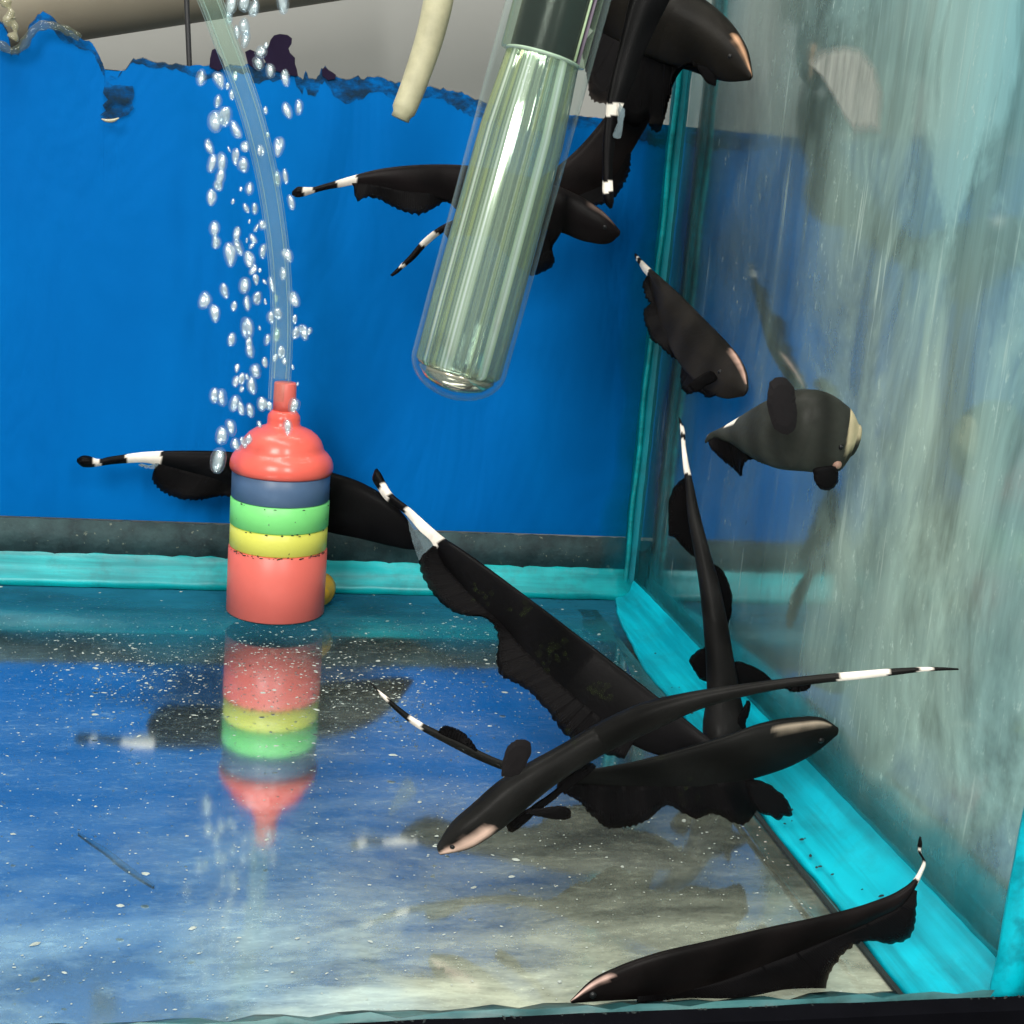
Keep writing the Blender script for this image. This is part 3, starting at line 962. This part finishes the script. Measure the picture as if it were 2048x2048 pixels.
# slim rods painting the pink and pale highlights on the core
for th, mt_, rr in ((-1.9, plain('pink_highlight', (0.55, 0.30, 0.50), 0.2, 0.2, 60), 0.0005), (-2.25, plain('pale_highlight', (0.70, 0.74, 0.50), 0.2, 0.2, 60), 0.0004)):
    c0 = Matrix.Translation(a0) @ rotm
    pth = [c0 @ Vector((0.0104 * math.cos(th), 0.0104 * math.sin(th), ZR + 0.001 + i * 0.008)) for i in range(14)]
    obj('core_highlight', tube(pth, rr, 8), mt_, core)

# stick
stp = catmull([(800, 238), (820, 190), (840, 135), (858, 80), (873, 20), (885, -40), (905, -120)], 40)
sp = [at2(x, y, 0.445) for x, y in stp]
o = obj('feeding_stick', tube(sp, [0.0038 + 0.0009 * min(1, i / 25) if i > 1 else 0.0030 for i in range(40)], 20), 'stick')
o['label'] = 'mottled cream stick with a slanting cut end left of the heater'
o['category'] = 'stick'

# ================================================================== FISH
BLK = (0.0034, 0.0029, 0.0034)
WHT = (0.80, 0.72, 0.64)
PNK = (0.78, 0.50, 0.40)


def interp(pts, t):
    return float(np.interp(t, [p[0] for p in pts], [p[1] for p in pts]))


def fish(label, st, depth, ratio, bands=(), blaze=None, fins=(), flaps=(), base=BLK, eyes=(), bmax=0.011, blaze_col=PNK, nose=0.35, keel=1.0, band_half=9.0):
    """st: rows (dorsal x, dorsal y, ventral x, ventral y), nose to tail, traced at 1932 scale; depth / ratio: [(fraction, value)]"""
    NS, NT = 170, 28
    rows = catmull([((a + c) / 2, (b + d_) / 2, a, b, c, d_) for a, b, c, d_ in st], NS)
    root = None
    Pd, Pv, C, A, B, bb = [], [], [], [], [], []
    for i in range(NS):
        t = i / (NS - 1)
        dep = interp(depth, t)
        pd, pv = at(rows[i, 2], rows[i, 3], dep), at(rows[i, 4], rows[i, 5], dep)
        Pd.append(pd)
        Pv.append(pv)
        C.append((pd + pv) / 2)
        A.append((pd - pv) / 2)
    for i in range(NS):
        T = (C[min(i + 1, NS - 1)] - C[max(i - 1, 0)]).normalized()
        a = A[i].length
        An = A[i].normalized()
        Bn = T.cross(An)
        if Bn.length < 1e-5:
            Bn = B[-1]
        Bn.normalize()
        if Bn.dot(C[i] - EYE) > 0:
            Bn = -Bn            # B points to the viewer
        B.append(Bn)
        bb.append(min(bmax, a * interp(ratio, i / (NS - 1))))
    rings, col = [], []
    px = rows[:, :2]

    def near(p):
        return int(np.argmin((px[:, 0] - p[0]) ** 2 + (px[:, 1] - p[1]) ** 2))

    bnd = []
    for p, q in bands:
        s0, s1 = sorted((near(p), near(q)))
        bnd.append((s0, s1))
    bz = None
    if blaze:
        s0, s1 = sorted((near(blaze[0]), near(blaze[1])))
        bz = (s0, s1, blaze[2], blaze[3])    # angle centre, half width (radians, 0 dorsal, + towards viewer)
    Vv, cc = [], []
    # rounded nose rings
    T0 = (C[0] - C[3]).normalized()
    a0_ = A[0].length
    ext = [(math.sqrt(max(0, 1 - u * u)), u) for u in (0.97, 0.85, 0.65, 0.4)]
    ringdef = [(0, s_, u * a0_ * nose) for s_, u in ext] + [(i, 1.0, 0) for i in range(NS)]
    for (i, s_, e) in ringdef:
        for j in range(NT):
            th = 2 * math.pi * j / NT - math.pi
            ca, sa = math.cos(th), math.sin(th)
            ca = math.copysign(abs(ca) ** 0.9, ca)
            sa = math.copysign(abs(sa) ** 0.9, sa)
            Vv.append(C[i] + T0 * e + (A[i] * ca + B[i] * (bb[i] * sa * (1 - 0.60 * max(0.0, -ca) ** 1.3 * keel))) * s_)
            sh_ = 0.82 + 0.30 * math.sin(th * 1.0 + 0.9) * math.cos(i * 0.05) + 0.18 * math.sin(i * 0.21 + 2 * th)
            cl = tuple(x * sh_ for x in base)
            for s0, s1 in bnd:
                jit = 0.5 * math.sin(2 * th) + 0.3 * math.sin(5 * th + s0)
                if s0 + jit <= i <= s1 + jit and abs(th) < band_half:
                    cl = WHT
            if bz and bz[0] <= i <= bz[1]:
                u = (i - bz[0]) / max(1, bz[1] - bz[0])
                wv = bz[3] * min(1.0, 2.2 * math.sqrt(max(0.0, min(1.0 - u, u + 0.10))))
                dth = abs((th - bz[2] + math.pi) % (2 * math.pi) - math.pi)
                k = max(0.0, min(1.0, (wv * (1 + 0.05 * math.sin(i * 0.9) + 0.04 * math.sin(i * 0.35)) - dth) / 0.40))
                cl = tuple(b_ * (1 - k) + w_ * k for b_, w_ in zip(cl, blaze_col))
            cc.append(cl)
    F = []
    nr = len(ringdef)
    for i in range(nr - 1):
        for j in range(NT):
            a, b = i * NT + j, i * NT + (j + 1) % NT
            F.append((a, b, b + NT, a + NT))
    F.append(tuple(range(NT - 1, -1, -1)))
    F.append(tuple(range((nr - 1) * NT, nr * NT)))
    root = empty('knifefish', C[NS // 3], label, 'fish', 'black knifefish swimming in the tank')
    me = mesh('body', Vv, F)
    at_ = me.attributes.new('pigment', 'FLOAT_COLOR', 'POINT')
    at_.data.foreach_set('color', [x for c_ in cc for x in (*c_, 1.0)])
    fix(me)
    body = obj('body', me, 'skin', root)
    for fi in fins:
        outer, n, amp = fi[0], fi[1], fi[2]
        side = fi[3] if len(fi) > 3 else 'v'
        mt_ = fi[4] if len(fi) > 4 else 'fin'
        s0, s1 = near(outer[0]), near(outer[-1])
        NC, NR = 130, 7
        op = catmull(outer, NC)
        Vf, Ff, ra, ed_ = [], [], [], []
        for k in range(NC):
            s = s0 + (s1 - s0) * k / (NC - 1)
            i = min(NS - 1, max(0, int(round(s))))
            i2 = min(NS - 1, i + 1)
            inner = (Pv if side == 'v' else Pd)[i]
            inner = inner.lerp(C[i], 0.25)
            dep = inner.y
            ox, oy = op[k]
            jag = nrs.normal(0, 0.8) + 1.3 * math.sin(k * 1.9)
            nx, ny = ox - px[i, 0], oy - px[i, 1]
            ln = math.hypot(nx, ny) + 1e-6
            tp = max(0.15, min(1.0, min(k, NC - 1 - k) / 6))
            outp = at(ox + nx / ln * jag * tp, oy + ny / ln * jag * tp, dep)
            for r_ in range(NR):
                u = r_ / (NR - 1)
                wv = amp * u * math.sin(2 * math.pi * n * k / (NC - 1) + 0.8)
                Vf.append(inner.lerp(outp, u) + B[i] * wv)
                ra.append(k / NC)
                ed_.append(u)
        for k in range(NC - 1):
            for r_ in range(NR - 1):
                a = k * NR + r_
                Ff.append((a, a + 1, a + NR + 1, a + NR))
        me = mesh('anal_fin', Vf, Ff)
        at_ = me.attributes.new('ray', 'FLOAT', 'POINT')
        at_.data.foreach_set('value', ra)
        at_ = me.attributes.new('edge', 'FLOAT', 'POINT')
        at_.data.foreach_set('value', ed_)
        o = obj('anal_fin', fix(me), mt_, root)
        md = o.modifiers.new('t', 'SOLIDIFY')
        md.thickness = 0.0006
    for nm, pts, dep, mt_, blg in flaps:
        q = catmull(list(pts) + [pts[0]], 40)[:-1]
        q = [(x + nrs.normal(0, 0.7), y + nrs.normal(0, 0.7)) for x, y in q]
        flat_poly(nm, q, dep, mt_, root, px=False, th=0.0007, bulge=blg * 0.6, smooth=False)
    for (x, y, dep, r, *extra) in eyes:
        bm = bmesh.new()
        bmesh.ops.create_icosphere(bm, subdivisions=3, radius=r)
        me = bpy.data.meshes.new('eye')
        bm.to_mesh(me)
        bm.free()
        i = near((x, y))
        # set the eye on the viewer's side of the head
        lat = (at(x, y, C[i].y) - C[i]).dot(A[i].normalized()) / max(1e-6, A[i].length)
        lat = max(-0.9, min(0.9, lat))
        pos = C[i] + A[i] * lat + B[i] * (bb[i] * math.sqrt(1 - lat * lat) - r * 0.45)
        me.transform(Matrix.Translation(pos))
        obj(extra[0] if extra else 'eye', me, extra[1] if extra else 'eye', body)
    return root


RS = [(0, 0.42), (0.2, 0.32), (0.55, 0.26), (0.78, 0.5), (1, 1.0)]   # side views
RT = [(0, 1.0), (0.3, 1.25), (0.7, 1.2), (1, 1.0)]      # seen from above

# behind the air stone
fish('black knifefish half hidden behind the striped air stone, tail pointing left',
     [(797, 1030, 797, 1037), (772, 985, 772, 1037), (735, 943, 735, 1030), (690, 914, 685, 1018), (615, 888, 612, 1002), (520, 866, 520, 965), (430, 852, 430, 915), (360, 850, 360, 893), (305, 851, 300, 878),
      (270, 853, 270, 873), (238, 857, 238, 874), (205, 862, 205, 877), (184, 866, 184, 880), (166, 860, 166, 882), (152, 861, 152, 879), (145, 866, 145, 872)],
     [(0, 0.522), (0.5, 0.5325), (1, 0.528)], [(0, 0.35), (0.5, 0.25), (0.8, 0.6), (1, 1.0)], [((236, 865), (303, 865)), ((179, 872), (191, 872))],
     fins=[([(292, 880), (287, 903), (296, 918), (330, 938), (370, 942), (430, 937), (500, 985), (560, 1010), (612, 1016)], 4, 0.0012)], bmax=0.0055,
     flaps=[('tail_fin_membrane', [(300, 876), (275, 878), (262, 876), (278, 884), (292, 884)], 0.5285, 'membrane', 0)])

# large diagonal fish
fish('large black knifefish slanting down across the middle, white-banded tail raised to the left',
     [(1352, 1404, 1340, 1416), (1300, 1362, 1262, 1428), (1240, 1314, 1178, 1398), (1160, 1252, 1092, 1338), (1060, 1175, 1003, 1258), (980, 1115, 935, 1182), (900, 1056, 866, 1108), (850, 1022, 828, 1056),
      (840, 1016, 818, 1030), (808, 989, 790, 1000), (776, 960, 764, 970), (738, 928, 724, 940), (728, 911, 711, 920), (720, 895, 702, 902), (713, 885, 706, 889)],
     [(0, 0.345), (0.35, 0.375), (1, 0.462)], [(0, 0.3), (0.15, 0.16), (0.5, 0.13), (0.72, 0.3), (1, 1.0)], [((768, 965), (833, 1026)), ((722, 920), (736, 938))],
     fins=[([(818, 1033), (796, 1062), (799, 1085), (822, 1130), (855, 1155), (890, 1163), (918, 1167), (938, 1184), (943, 1212), (934, 1248), (938, 1270), (960, 1283), (1000, 1305), (1035, 1340), (1060, 1378), (1076, 1393), (1110, 1412), (1180, 1432)], 3, 0.0016)],
     flaps=[('tail_fin_membrane', [(768, 974), (790, 1000), (818, 1032), (798, 1062), (778, 1020)], 0.4555, 'membrane', 0)], bmax=0.009)

# behind the heater
fish('black knifefish passing behind the heater, head to the right and banded tail to the left',
     [(1169, 434, 1167, 446), (1150, 411, 1152, 458), (1118, 384, 1105, 456), (1078, 362, 1062, 440), (1000, 335, 980, 422), (900, 314, 900, 398), (840, 310, 840, 376), (760, 313, 765, 366), (705, 321, 702, 352), (674, 329, 670, 349),
      (640, 339, 640, 354), (612, 347, 612, 359), (590, 353, 590, 365), (574, 353, 572, 371), (560, 353, 558, 372), (551, 361, 551, 368)],
     [(0, 0.445), (1, 0.46)], RS, [((634, 347), (671, 340)), ((575, 362), (590, 359))], blaze=((1160, 425), (1100, 405), 0.55, 0.35), blaze_col=(0.22, 0.15, 0.13), base=(0.008, 0.0055, 0.006),
     fins=[([(668, 352), (669, 366), (675, 379), (690, 372), (715, 376), (745, 391), (775, 403), (800, 402), (822, 390), (840, 378), (870, 400), (920, 440), (965, 488), (1005, 519), (1030, 510), (1046, 496), (1042, 470), (1054, 446)], 4, 0.0015)],
     eyes=[(1140, 428, 0.445, 0.0008)])

# slim tail below it, body slanting up behind the heater
fish('black knifefish behind the heater with its thin banded tail pointing down to the left',
     [(1232, 118, 1240, 130), (1196, 150, 1240, 185), (1146, 215, 1206, 262), (1080, 290, 1138, 352), (1000, 348, 1030, 392), (920, 388, 936, 418), (862, 412, 870, 428), (832, 426, 840, 437),
      (797, 453, 806, 463), (772, 482, 780, 491), (753, 502, 759, 508), (744, 511, 750, 516), (736, 519, 740, 522)],
     [(0, 0.500), (1, 0.505)], RS, [((794, 461), (822, 437)), ((753, 502), (760, 496))], base=(0.01, 0.0065, 0.0065),
     fins=[([(836, 438), (846, 450), (866, 444), (900, 446), (1000, 425), (1080, 388), (1150, 380), (1185, 330), (1190, 290)], 3, 0.001)], bmax=0.007)

# vertical tail at top
fish('black knifefish at the top with its white-ringed tail hanging straight down beside the heater',
     [(1230, -170, 1260, -165), (1215, -120, 1300, -100), (1202, -50, 1286, -40), (1187, 0, 1264, 0), (1176, 50, 1234, 60), (1165, 100, 1212, 110), (1153, 150, 1196, 155), (1145, 192, 1178, 194),
      (1142, 219, 1168, 221), (1138, 265, 1161, 266), (1137, 310, 1156, 310), (1137, 340, 1156, 340), (1137, 364, 1157, 362), (1142, 384, 1158, 382), (1150, 394, 1155, 393)],
     [(0, 0.42), (1, 0.412)], RS, [((1158, 194), (1156, 219)), ((1146, 341), (1147, 364))],
     flaps=[('tail_fin_membrane', [(1168, 194), (1176, 205), (1174, 235), (1166, 262), (1160, 262), (1164, 230)], 0.4125, 'membrane', 0)])

# head at top right
fish('black knifefish curving down from the top edge with an orange-cream forehead stripe',
     [(1420, 140, 1412, 152), (1410, 93, 1372, 154), (1390, 56, 1338, 146), (1358, 21, 1296, 132), (1322, -6, 1250, 118), (1272, -30, 1206, 100), (1205, -62, 1160, 78), (1140, -90, 1110, 50), (1060, -130, 1050, -60), (960, -180, 960, -165)],
     [(0, 0.450), (0.3, 0.485), (0.6, 0.512), (1, 0.525)], [(0, 0.6), (0.5, 0.45), (1, 0.5)], blaze=((1420, 142), (1374, 96), 0.62, 0.34), blaze_col=(0.80, 0.46, 0.28), base=(0.009, 0.0075, 0.006),
     fins=[([(1322, 140), (1306, 124), (1290, 128), (1272, 138), (1262, 165), (1257, 198), (1255, 236), (1246, 252), (1233, 246), (1218, 224), (1195, 238), (1172, 222), (1150, 200), (1122, 192), (1105, 150), (1098, 90)], 3, 0.0016)],
     flaps=[('pectoral_fin', [(1312, 122), (1330, 128), (1350, 150), (1348, 162), (1338, 158)], 0.455, 'fin', 0.0006)], eyes=[(1388, 118, 0.44, 0.0009)], bmax=0.010)

# middle right, side view
fish('dark brown knifefish with scalloped fin and pale forehead stripe beside the side pane, mid height',
     [(1411, 728, 1402, 748), (1409, 706, 1372, 752), (1397, 677, 1334, 738), (1374, 648, 1298, 706), (1326, 599, 1262, 652), (1277, 550, 1238, 596), (1247, 523, 1228, 552), (1231, 509, 1221, 522),
      (1223, 502, 1213, 512), (1214, 493, 1206, 500), (1207, 486, 1200, 491), (1201, 479, 1197, 482)],
     [(0, 0.420), (0.5, 0.47), (1, 0.520)], RS, [((1209, 498), (1225, 515)), ((1203, 488), (1206, 491))], blaze=((1404, 735), (1345, 690), 0.50, 0.30), base=(0.013, 0.011, 0.0095),
     fins=[([(1222, 524), (1214, 545), (1217, 562), (1227, 572), (1218, 590), (1217, 612), (1226, 636), (1246, 656), (1270, 671), (1296, 682), (1284, 708), (1288, 733), (1301, 748), (1318, 738), (1335, 748), (1352, 750)], 5, 0.0012)],
     flaps=[('pectoral_fin', [(1326, 706), (1340, 700), (1352, 712), (1330, 726), (1312, 738), (1300, 730)], 0.430, 'fin', 0.0006)], eyes=[(1366, 711, 0.42, 0.0009)])

# chubby foreshortened grey one
fish('stout grey knifefish facing the side pane with a cream face stripe and raised oval fin',
     [(1620, 800, 1604, 862), (1611, 780, 1588, 884), (1592, 760, 1556, 891), (1556, 739, 1512, 889), (1510, 736, 1466, 884), (1464, 753, 1428, 868), (1425, 773, 1402, 852), (1396, 789, 1382, 838), (1374, 802, 1362, 831),
      (1355, 811, 1348, 826), (1341, 818, 1337, 832), (1332, 829, 1332, 836)],
     [(0, 0.327), (0.35, 0.330), (1, 0.365)], [(0, 0.5), (0.3, 0.62), (1, 0.8)], keel=0.3, band_half=1.15, bands=[((1372, 815), (1398, 812)), ((1337, 827), (1341, 825))], base=(0.042, 0.044, 0.038), blaze=((1620, 826), (1588, 824), 0.75, 1.25), blaze_col=(0.80, 0.66, 0.42), bmax=0.0095,
     fins=[([(1345, 832), (1352, 852), (1370, 878), (1386, 892), (1398, 898), (1408, 882), (1420, 868), (1440, 876)], 1.5, 0.002)],
     flaps=[('pectoral_fin', [(1452, 722), (1462, 713), (1478, 713), (1492, 728), (1498, 760), (1500, 790), (1494, 812), (1480, 818), (1462, 808), (1452, 784), (1447, 750)], 0.317, 'fin_grey', 0.0012),
            ('pectoral_fin', [(1534, 884), (1575, 884), (1578, 905), (1568, 920), (1552, 922), (1538, 908)], 0.322, 'fin', 0.001)], eyes=[(1578, 838, 0.33, 0.0008), (1572, 872, 0.33, 0.0013, 'mouth', plain('fish_lip', (0.42, 0.24, 0.18), 0.6, 0.3, 400))])

# upright fish seen from behind
fish('slender black knifefish seen from behind, standing tail-up in the right rear corner',
     [(1358, 1446, 1376, 1446), (1331, 1395, 1401, 1395), (1335, 1302, 1393, 1302), (1333, 1251, 1384, 1251), (1328, 1180, 1372, 1180), (1319, 1096, 1354, 1096), (1312, 1051, 1341, 1051), (1297, 967, 1319, 967), (1292, 902, 1305, 902),
      (1289, 880, 1300, 880), (1286, 845, 1294, 845), (1283, 806, 1290, 806), (1280, 788, 1282, 788)],
     [(0, 0.358), (0.4, 0.385), (1, 0.44)], [(0, 0.8), (0.4, 0.9), (1, 1)], keel=0.0, bands=[((1294, 897), (1289, 830)), ((1287, 818), (1285, 804))], bmax=0.007, base=(0.01, 0.0095, 0.0095),
     flaps=[('anal_fin', [(1294, 898), (1278, 910), (1265, 935), (1261, 980), (1264, 1010), (1280, 1020), (1290, 1034), (1312, 1050), (1310, 1000), (1302, 940)], 0.425, 'fin', 0.001),
            ('anal_fin', [(1344, 1062), (1354, 1068), (1372, 1098), (1379, 1138), (1374, 1172), (1368, 1182), (1358, 1140), (1350, 1098)], 0.410, 'fin', 0.001),
            ('anal_fin', [(1332, 1220), (1316, 1228), (1301, 1244), (1308, 1262), (1330, 1284), (1340, 1286), (1342, 1250)], 0.392, 'fin', 0.001),
            ('pectoral_fin', [(1376, 1252), (1392, 1248), (1412, 1254), (1436, 1266), (1456, 1285), (1430, 1296), (1386, 1304)], 0.378, 'fin', 0.001),
            ('pectoral_fin', [(1390, 1372), (1396, 1348), (1413, 1322), (1411, 1342), (1402, 1365), (1402, 1384)], 0.362, 'fin', 0.0006)])

# front crossing fish
fish('long black knifefish in front, pink-striped head at lower left and banded tail reaching far right',
     [(826, 1594, 832, 1612), (848, 1560, 880, 1600), (892, 1520, 938, 1566), (940, 1478, 985, 1528), (990, 1446, 1036, 1486), (1058, 1408, 1098, 1444), (1130, 1366, 1162, 1408), (1210, 1330, 1236, 1374), (1300, 1308, 1316, 1338), (1390, 1293, 1396, 1315), (1470, 1282, 1474, 1299),
      (1550, 1273, 1552, 1288), (1620, 1267, 1622, 1281), (1680, 1262, 1682, 1274), (1740, 1259, 1741, 1267), (1775, 1259, 1776, 1265), (1808, 1261, 1809, 1264)],
     [(0, 0.293), (0.35, 0.296), (1, 0.262)], [(0, 0.85), (0.3, 0.8), (0.6, 0.9), (1, 1)], keel=0.0, bands=[((1580, 1277), (1674, 1270)), ((1730, 1264), (1759, 1263))], blaze=((832, 1608), (930, 1545), 1.9, 0.55), base=(0.011, 0.0105, 0.01), blaze_col=(0.80, 0.55, 0.45), bmax=0.0075,
     fins=[([(1476, 1293), (1490, 1301), (1505, 1304), (1520, 1300), (1530, 1291)], 1, 0.0005)],
     flaps=[('pectoral_fin', [(946, 1462), (950, 1430), (960, 1406), (978, 1395), (997, 1398), (1000, 1412), (992, 1436), (976, 1458)], 0.290, 'fin_grey', 0.0008),
            ('pectoral_fin', [(988, 1530), (1020, 1526), (1050, 1522), (1074, 1526), (1076, 1538), (1050, 1542), (1020, 1536)], 0.288, 'fin', 0.0006),
            ('anal_fin', [(955, 1556), (1000, 1524), (1060, 1478), (1110, 1438), (1120, 1440), (1065, 1490), (1005, 1536), (960, 1566)], 0.299, 'fin', 0.0)],
     eyes=[(850, 1590, 0.29, 0.0007)])

# fish under it
fish('black knifefish under the crossing fish, cream-striped head to the right, fin skirt over the floor',
     [(1580, 1372, 1578, 1388), (1558, 1357, 1552, 1410), (1500, 1354, 1500, 1442), (1440, 1364, 1440, 1464), (1370, 1388, 1370, 1480), (1290, 1412, 1290, 1488), (1200, 1436, 1195, 1488), (1120, 1450, 1115, 1484), (1055, 1456, 1050, 1478),
      (1000, 1450, 1000, 1470), (945, 1434, 940, 1450), (900, 1414, 893, 1430), (860, 1394, 852, 1409), (826, 1378, 818, 1391), (797, 1364, 790, 1375), (775, 1350, 768, 1360), (750, 1331, 744, 1339), (731, 1315, 726, 1321), (716, 1303, 713, 1307), (700, 1287, 699, 1290)],
     [(0, 0.313), (0.5, 0.321), (1, 0.345)], RS, [((772, 1357), (796, 1369)), ((715, 1306), (730, 1319))], blaze=((1562, 1380), (1450, 1412), 0.72, 0.26), blaze_col=(0.72, 0.58, 0.44), base=(0.007, 0.007, 0.0065),
     fins=[([(1052, 1484), (1085, 1508), (1120, 1538), (1148, 1560), (1170, 1564), (1192, 1558), (1215, 1544), (1240, 1530), (1266, 1520), (1290, 1530), (1313, 1542), (1340, 1538), (1362, 1538), (1385, 1548), (1405, 1552), (1425, 1538), (1440, 1505)], 5, 0.0014),
           ([(830, 1378), (838, 1368), (852, 1371), (868, 1380), (884, 1394), (902, 1414)], 1, 0.0006, 'd')],
     flaps=[('pectoral_fin', [(1405, 1472), (1429, 1470), (1452, 1482), (1474, 1498), (1488, 1518), (1491, 1538), (1478, 1536), (1470, 1546), (1456, 1538), (1436, 1532), (1412, 1500)], 0.306, 'fin', 0.0008)], eyes=[(1546, 1392, 0.31, 0.0009)], bmax=0.009)

# bottom right
fish('big black knifefish resting along the bottom frame, pink-striped snout to the left',
     [(1076, 1888, 1080, 1893), (1117, 1849, 1132, 1889), (1167, 1824, 1188, 1886), (1238, 1799, 1260, 1880), (1331, 1777, 1350, 1862), (1449, 1750, 1462, 1820), (1566, 1725, 1575, 1772), (1644, 1703, 1652, 1736), (1699, 1680, 1708, 1704), (1722, 1662, 1729, 1672),
      (1733, 1645, 1740, 1649), (1741, 1624, 1747, 1627), (1732, 1606, 1738, 1607), (1732, 1592, 1740, 1593), (1735, 1578, 1738, 1579)],
     [(0, 0.2425), (0.6, 0.2475), (1, 0.252)], [(0, 0.45), (0.2, 0.30), (0.5, 0.22), (0.8, 0.5), (1, 1)], [((1729, 1660), (1744, 1626)), ((1735, 1606), (1736, 1601))], blaze=((1078, 1890), (1170, 1850), 0.62, 0.34), base=(0.0065, 0.0047, 0.0047), blaze_col=(0.85, 0.56, 0.48), bmax=0.0068,
     fins=[([(1727, 1678), (1724, 1704), (1721, 1745), (1714, 1768), (1700, 1778), (1683, 1781), (1650, 1777), (1617, 1779), (1585, 1795), (1564, 1822), (1557, 1852), (1553, 1874), (1490, 1880), (1400, 1884), (1300, 1887), (1200, 1889)], 3, 0.0010)],
     eyes=[(1118, 1872, 0.24, 0.0009)])

# ================================================================== BUBBLES
ico = bmesh.new()
bmesh.ops.create_icosphere(ico, subdivisions=3, radius=1.0)
protos = []
for k in range(6):
    b = ico.copy()
    for v_ in b.verts:
        f_ = 1 + 0.16 * math.sin(2.3 * v_.co.x + 2.1 * k) * math.cos(1.9 * v_.co.z + 1.7 * k) + 0.08 * math.sin(2.6 * v_.co.y + 1.3 * k)
        v_.co *= f_
    me = bpy.data.meshes.new('bubble')
    b.to_mesh(me)
    b.free()
    me.materials.append(M['bubble'])
    me.polygons.foreach_set('use_smooth', [True] * len(me.polygons))
    protos.append(me)
B1 = [(1115, 430, 2), (1210, 440, 2), (1205, 560, 2), (1185, 670, 3), (1240, 640, 3), (1305, 720, 2), (1160, 810, 2), (1225, 890, 2.4), (1170, 900, 2), (1215, 975, 2), (1205, 1020, 1.6), (1170, 1095, 2), (1340, 910, 2.2), (1300, 860, 1.8),
      (1375, 1040, 2), (1360, 1150, 1.4), (1405, 1150, 1.6), (1330, 1045, .7), (1285, 1112, .8), (1185, 1255, 2.2), (1190, 1325, 1.8), (1305, 1290, 1.8), (1450, 1240, 1.6), (1415, 1260, 1.2), (1376, 1222, .6), (1362, 1325, .7),
      (1490, 390, 2), (1575, 430, 2), (1425, 350, 2.4), (1442, 290, 2), (1350, 150, 2.2), (1355, 215, 2), (1310, 175, 1.4), (1265, 100, 1.4), (1350, 15, 2.4), (1402, 48, 2), (1275, 18, 2.6), (1560, 10, 2.6), (1468, 250, .9),
      (1585, 610, 2.1), (1650, 590, 2.1), (1465, 612, 1), (1478, 745, .9), (1540, 805, 2.6), (1535, 985, 2.3), (1576, 975, 1.7), (1605, 1115, 2), (1265, 825, .7), (1300, 420, 1.2), (1280, 520, 1.3), (1255, 475, 1.1), (1350, 810, 1.8), (1440, 830, 1.8), (1400, 1320, 1.4)]
B2 = [(190, 20, 2), (300, 100, 3), (360, 50, 2.2), (460, 40, 1.6), (545, 80, 2), (445, 150, 2), (470, 220, 1.6), (490, 290, 1.4), (520, 225, .7), (555, 310, .8), (410, 335, 2.6), (255, 385, 2), (110, 450, 3), (185, 540, 2.2), (325, 490, 1.4),
      (425, 470, 2), (500, 430, 2), (560, 460, .8), (690, 250, 1.8), (722, 110, 2.2), (610, 330, 2), (770, 440, 2.2), (650, 545, 2), (600, 580, 2), (780, 590, 1.1), (842, 680, 2.4), (790, 690, 1.7), (886, 680, 1.3), (420, 650, 3), (305, 745, 1.8),
      (450, 820, 2.3), (440, 750, 1.6), (645, 705, 2), (577, 740, 1.7), (680, 830, 1.7), (630, 880, 1.6), (560, 910, 1.4), (350, 950, 1.2), (490, 975, 2.2), (340, 1050, 1.8), (385, 1030, 1.6), (425, 1020, 1.1), (460, 1080, 2.2), (180, 1150, 2), (235, 1170, 2.6),
      (335, 1215, 2.6), (375, 1250, 1.8), (450, 1270, 2), (540, 1220, 2.2), (585, 1230, 1.5), (775, 1230, 2.3), (730, 1395, 2.2), (300, 1390, 2.8), (230, 1460, 2.8), (345, 1520, 2), (400, 1500, 1.6), (440, 1480, 1.5), (515, 1370, 1.1), (215, 1635, 3.6),
      (385, 1110, 1.2), (520, 655, .9), (640, 430, 1.2), (700, 900, 1.3), (765, 945, .8), (800, 1070, .8)]
bub = [(x * 0.3623, y * 0.3623, s) for x, y, s in B1] + [(380 + x * 0.269, 480 + y * 0.269, s) for x, y, s in B2]
for i, (x, y, s) in enumerate(bub):
    o = bpy.data.objects.new('air_bubble', protos[i % 6])
    COL.objects.link(o)
    infront = rnd.random() < 0.75
    dep = 0.488 + rnd.uniform(-0.004, 0.004) if infront else 0.521 + rnd.uniform(-0.003, 0.004)
    if 480 + 1050 * 0.269 < y:
        dep = 0.486 + rnd.uniform(-0.002, 0.003)
    o.location = at2(x, y, dep)
    r = s * 0.00104
    o.scale = (r * rnd.uniform(0.7, 1.0), r * rnd.uniform(0.7, 1.0), r * rnd.uniform(1.1, 1.65))
    o.rotation_euler = (rnd.uniform(-.2, .2), rnd.uniform(-.1, .45), rnd.uniform(0, 6))
    o['label'] = 'small silvery air bubble rising around the clear air hose'
    o['category'] = 'bubble'
    if s == 3.6:
        o['label'] = 'largest air bubble, clinging to the left shoulder of the red cap'
    o['group'] = 'air bubbles rising from the air stone'
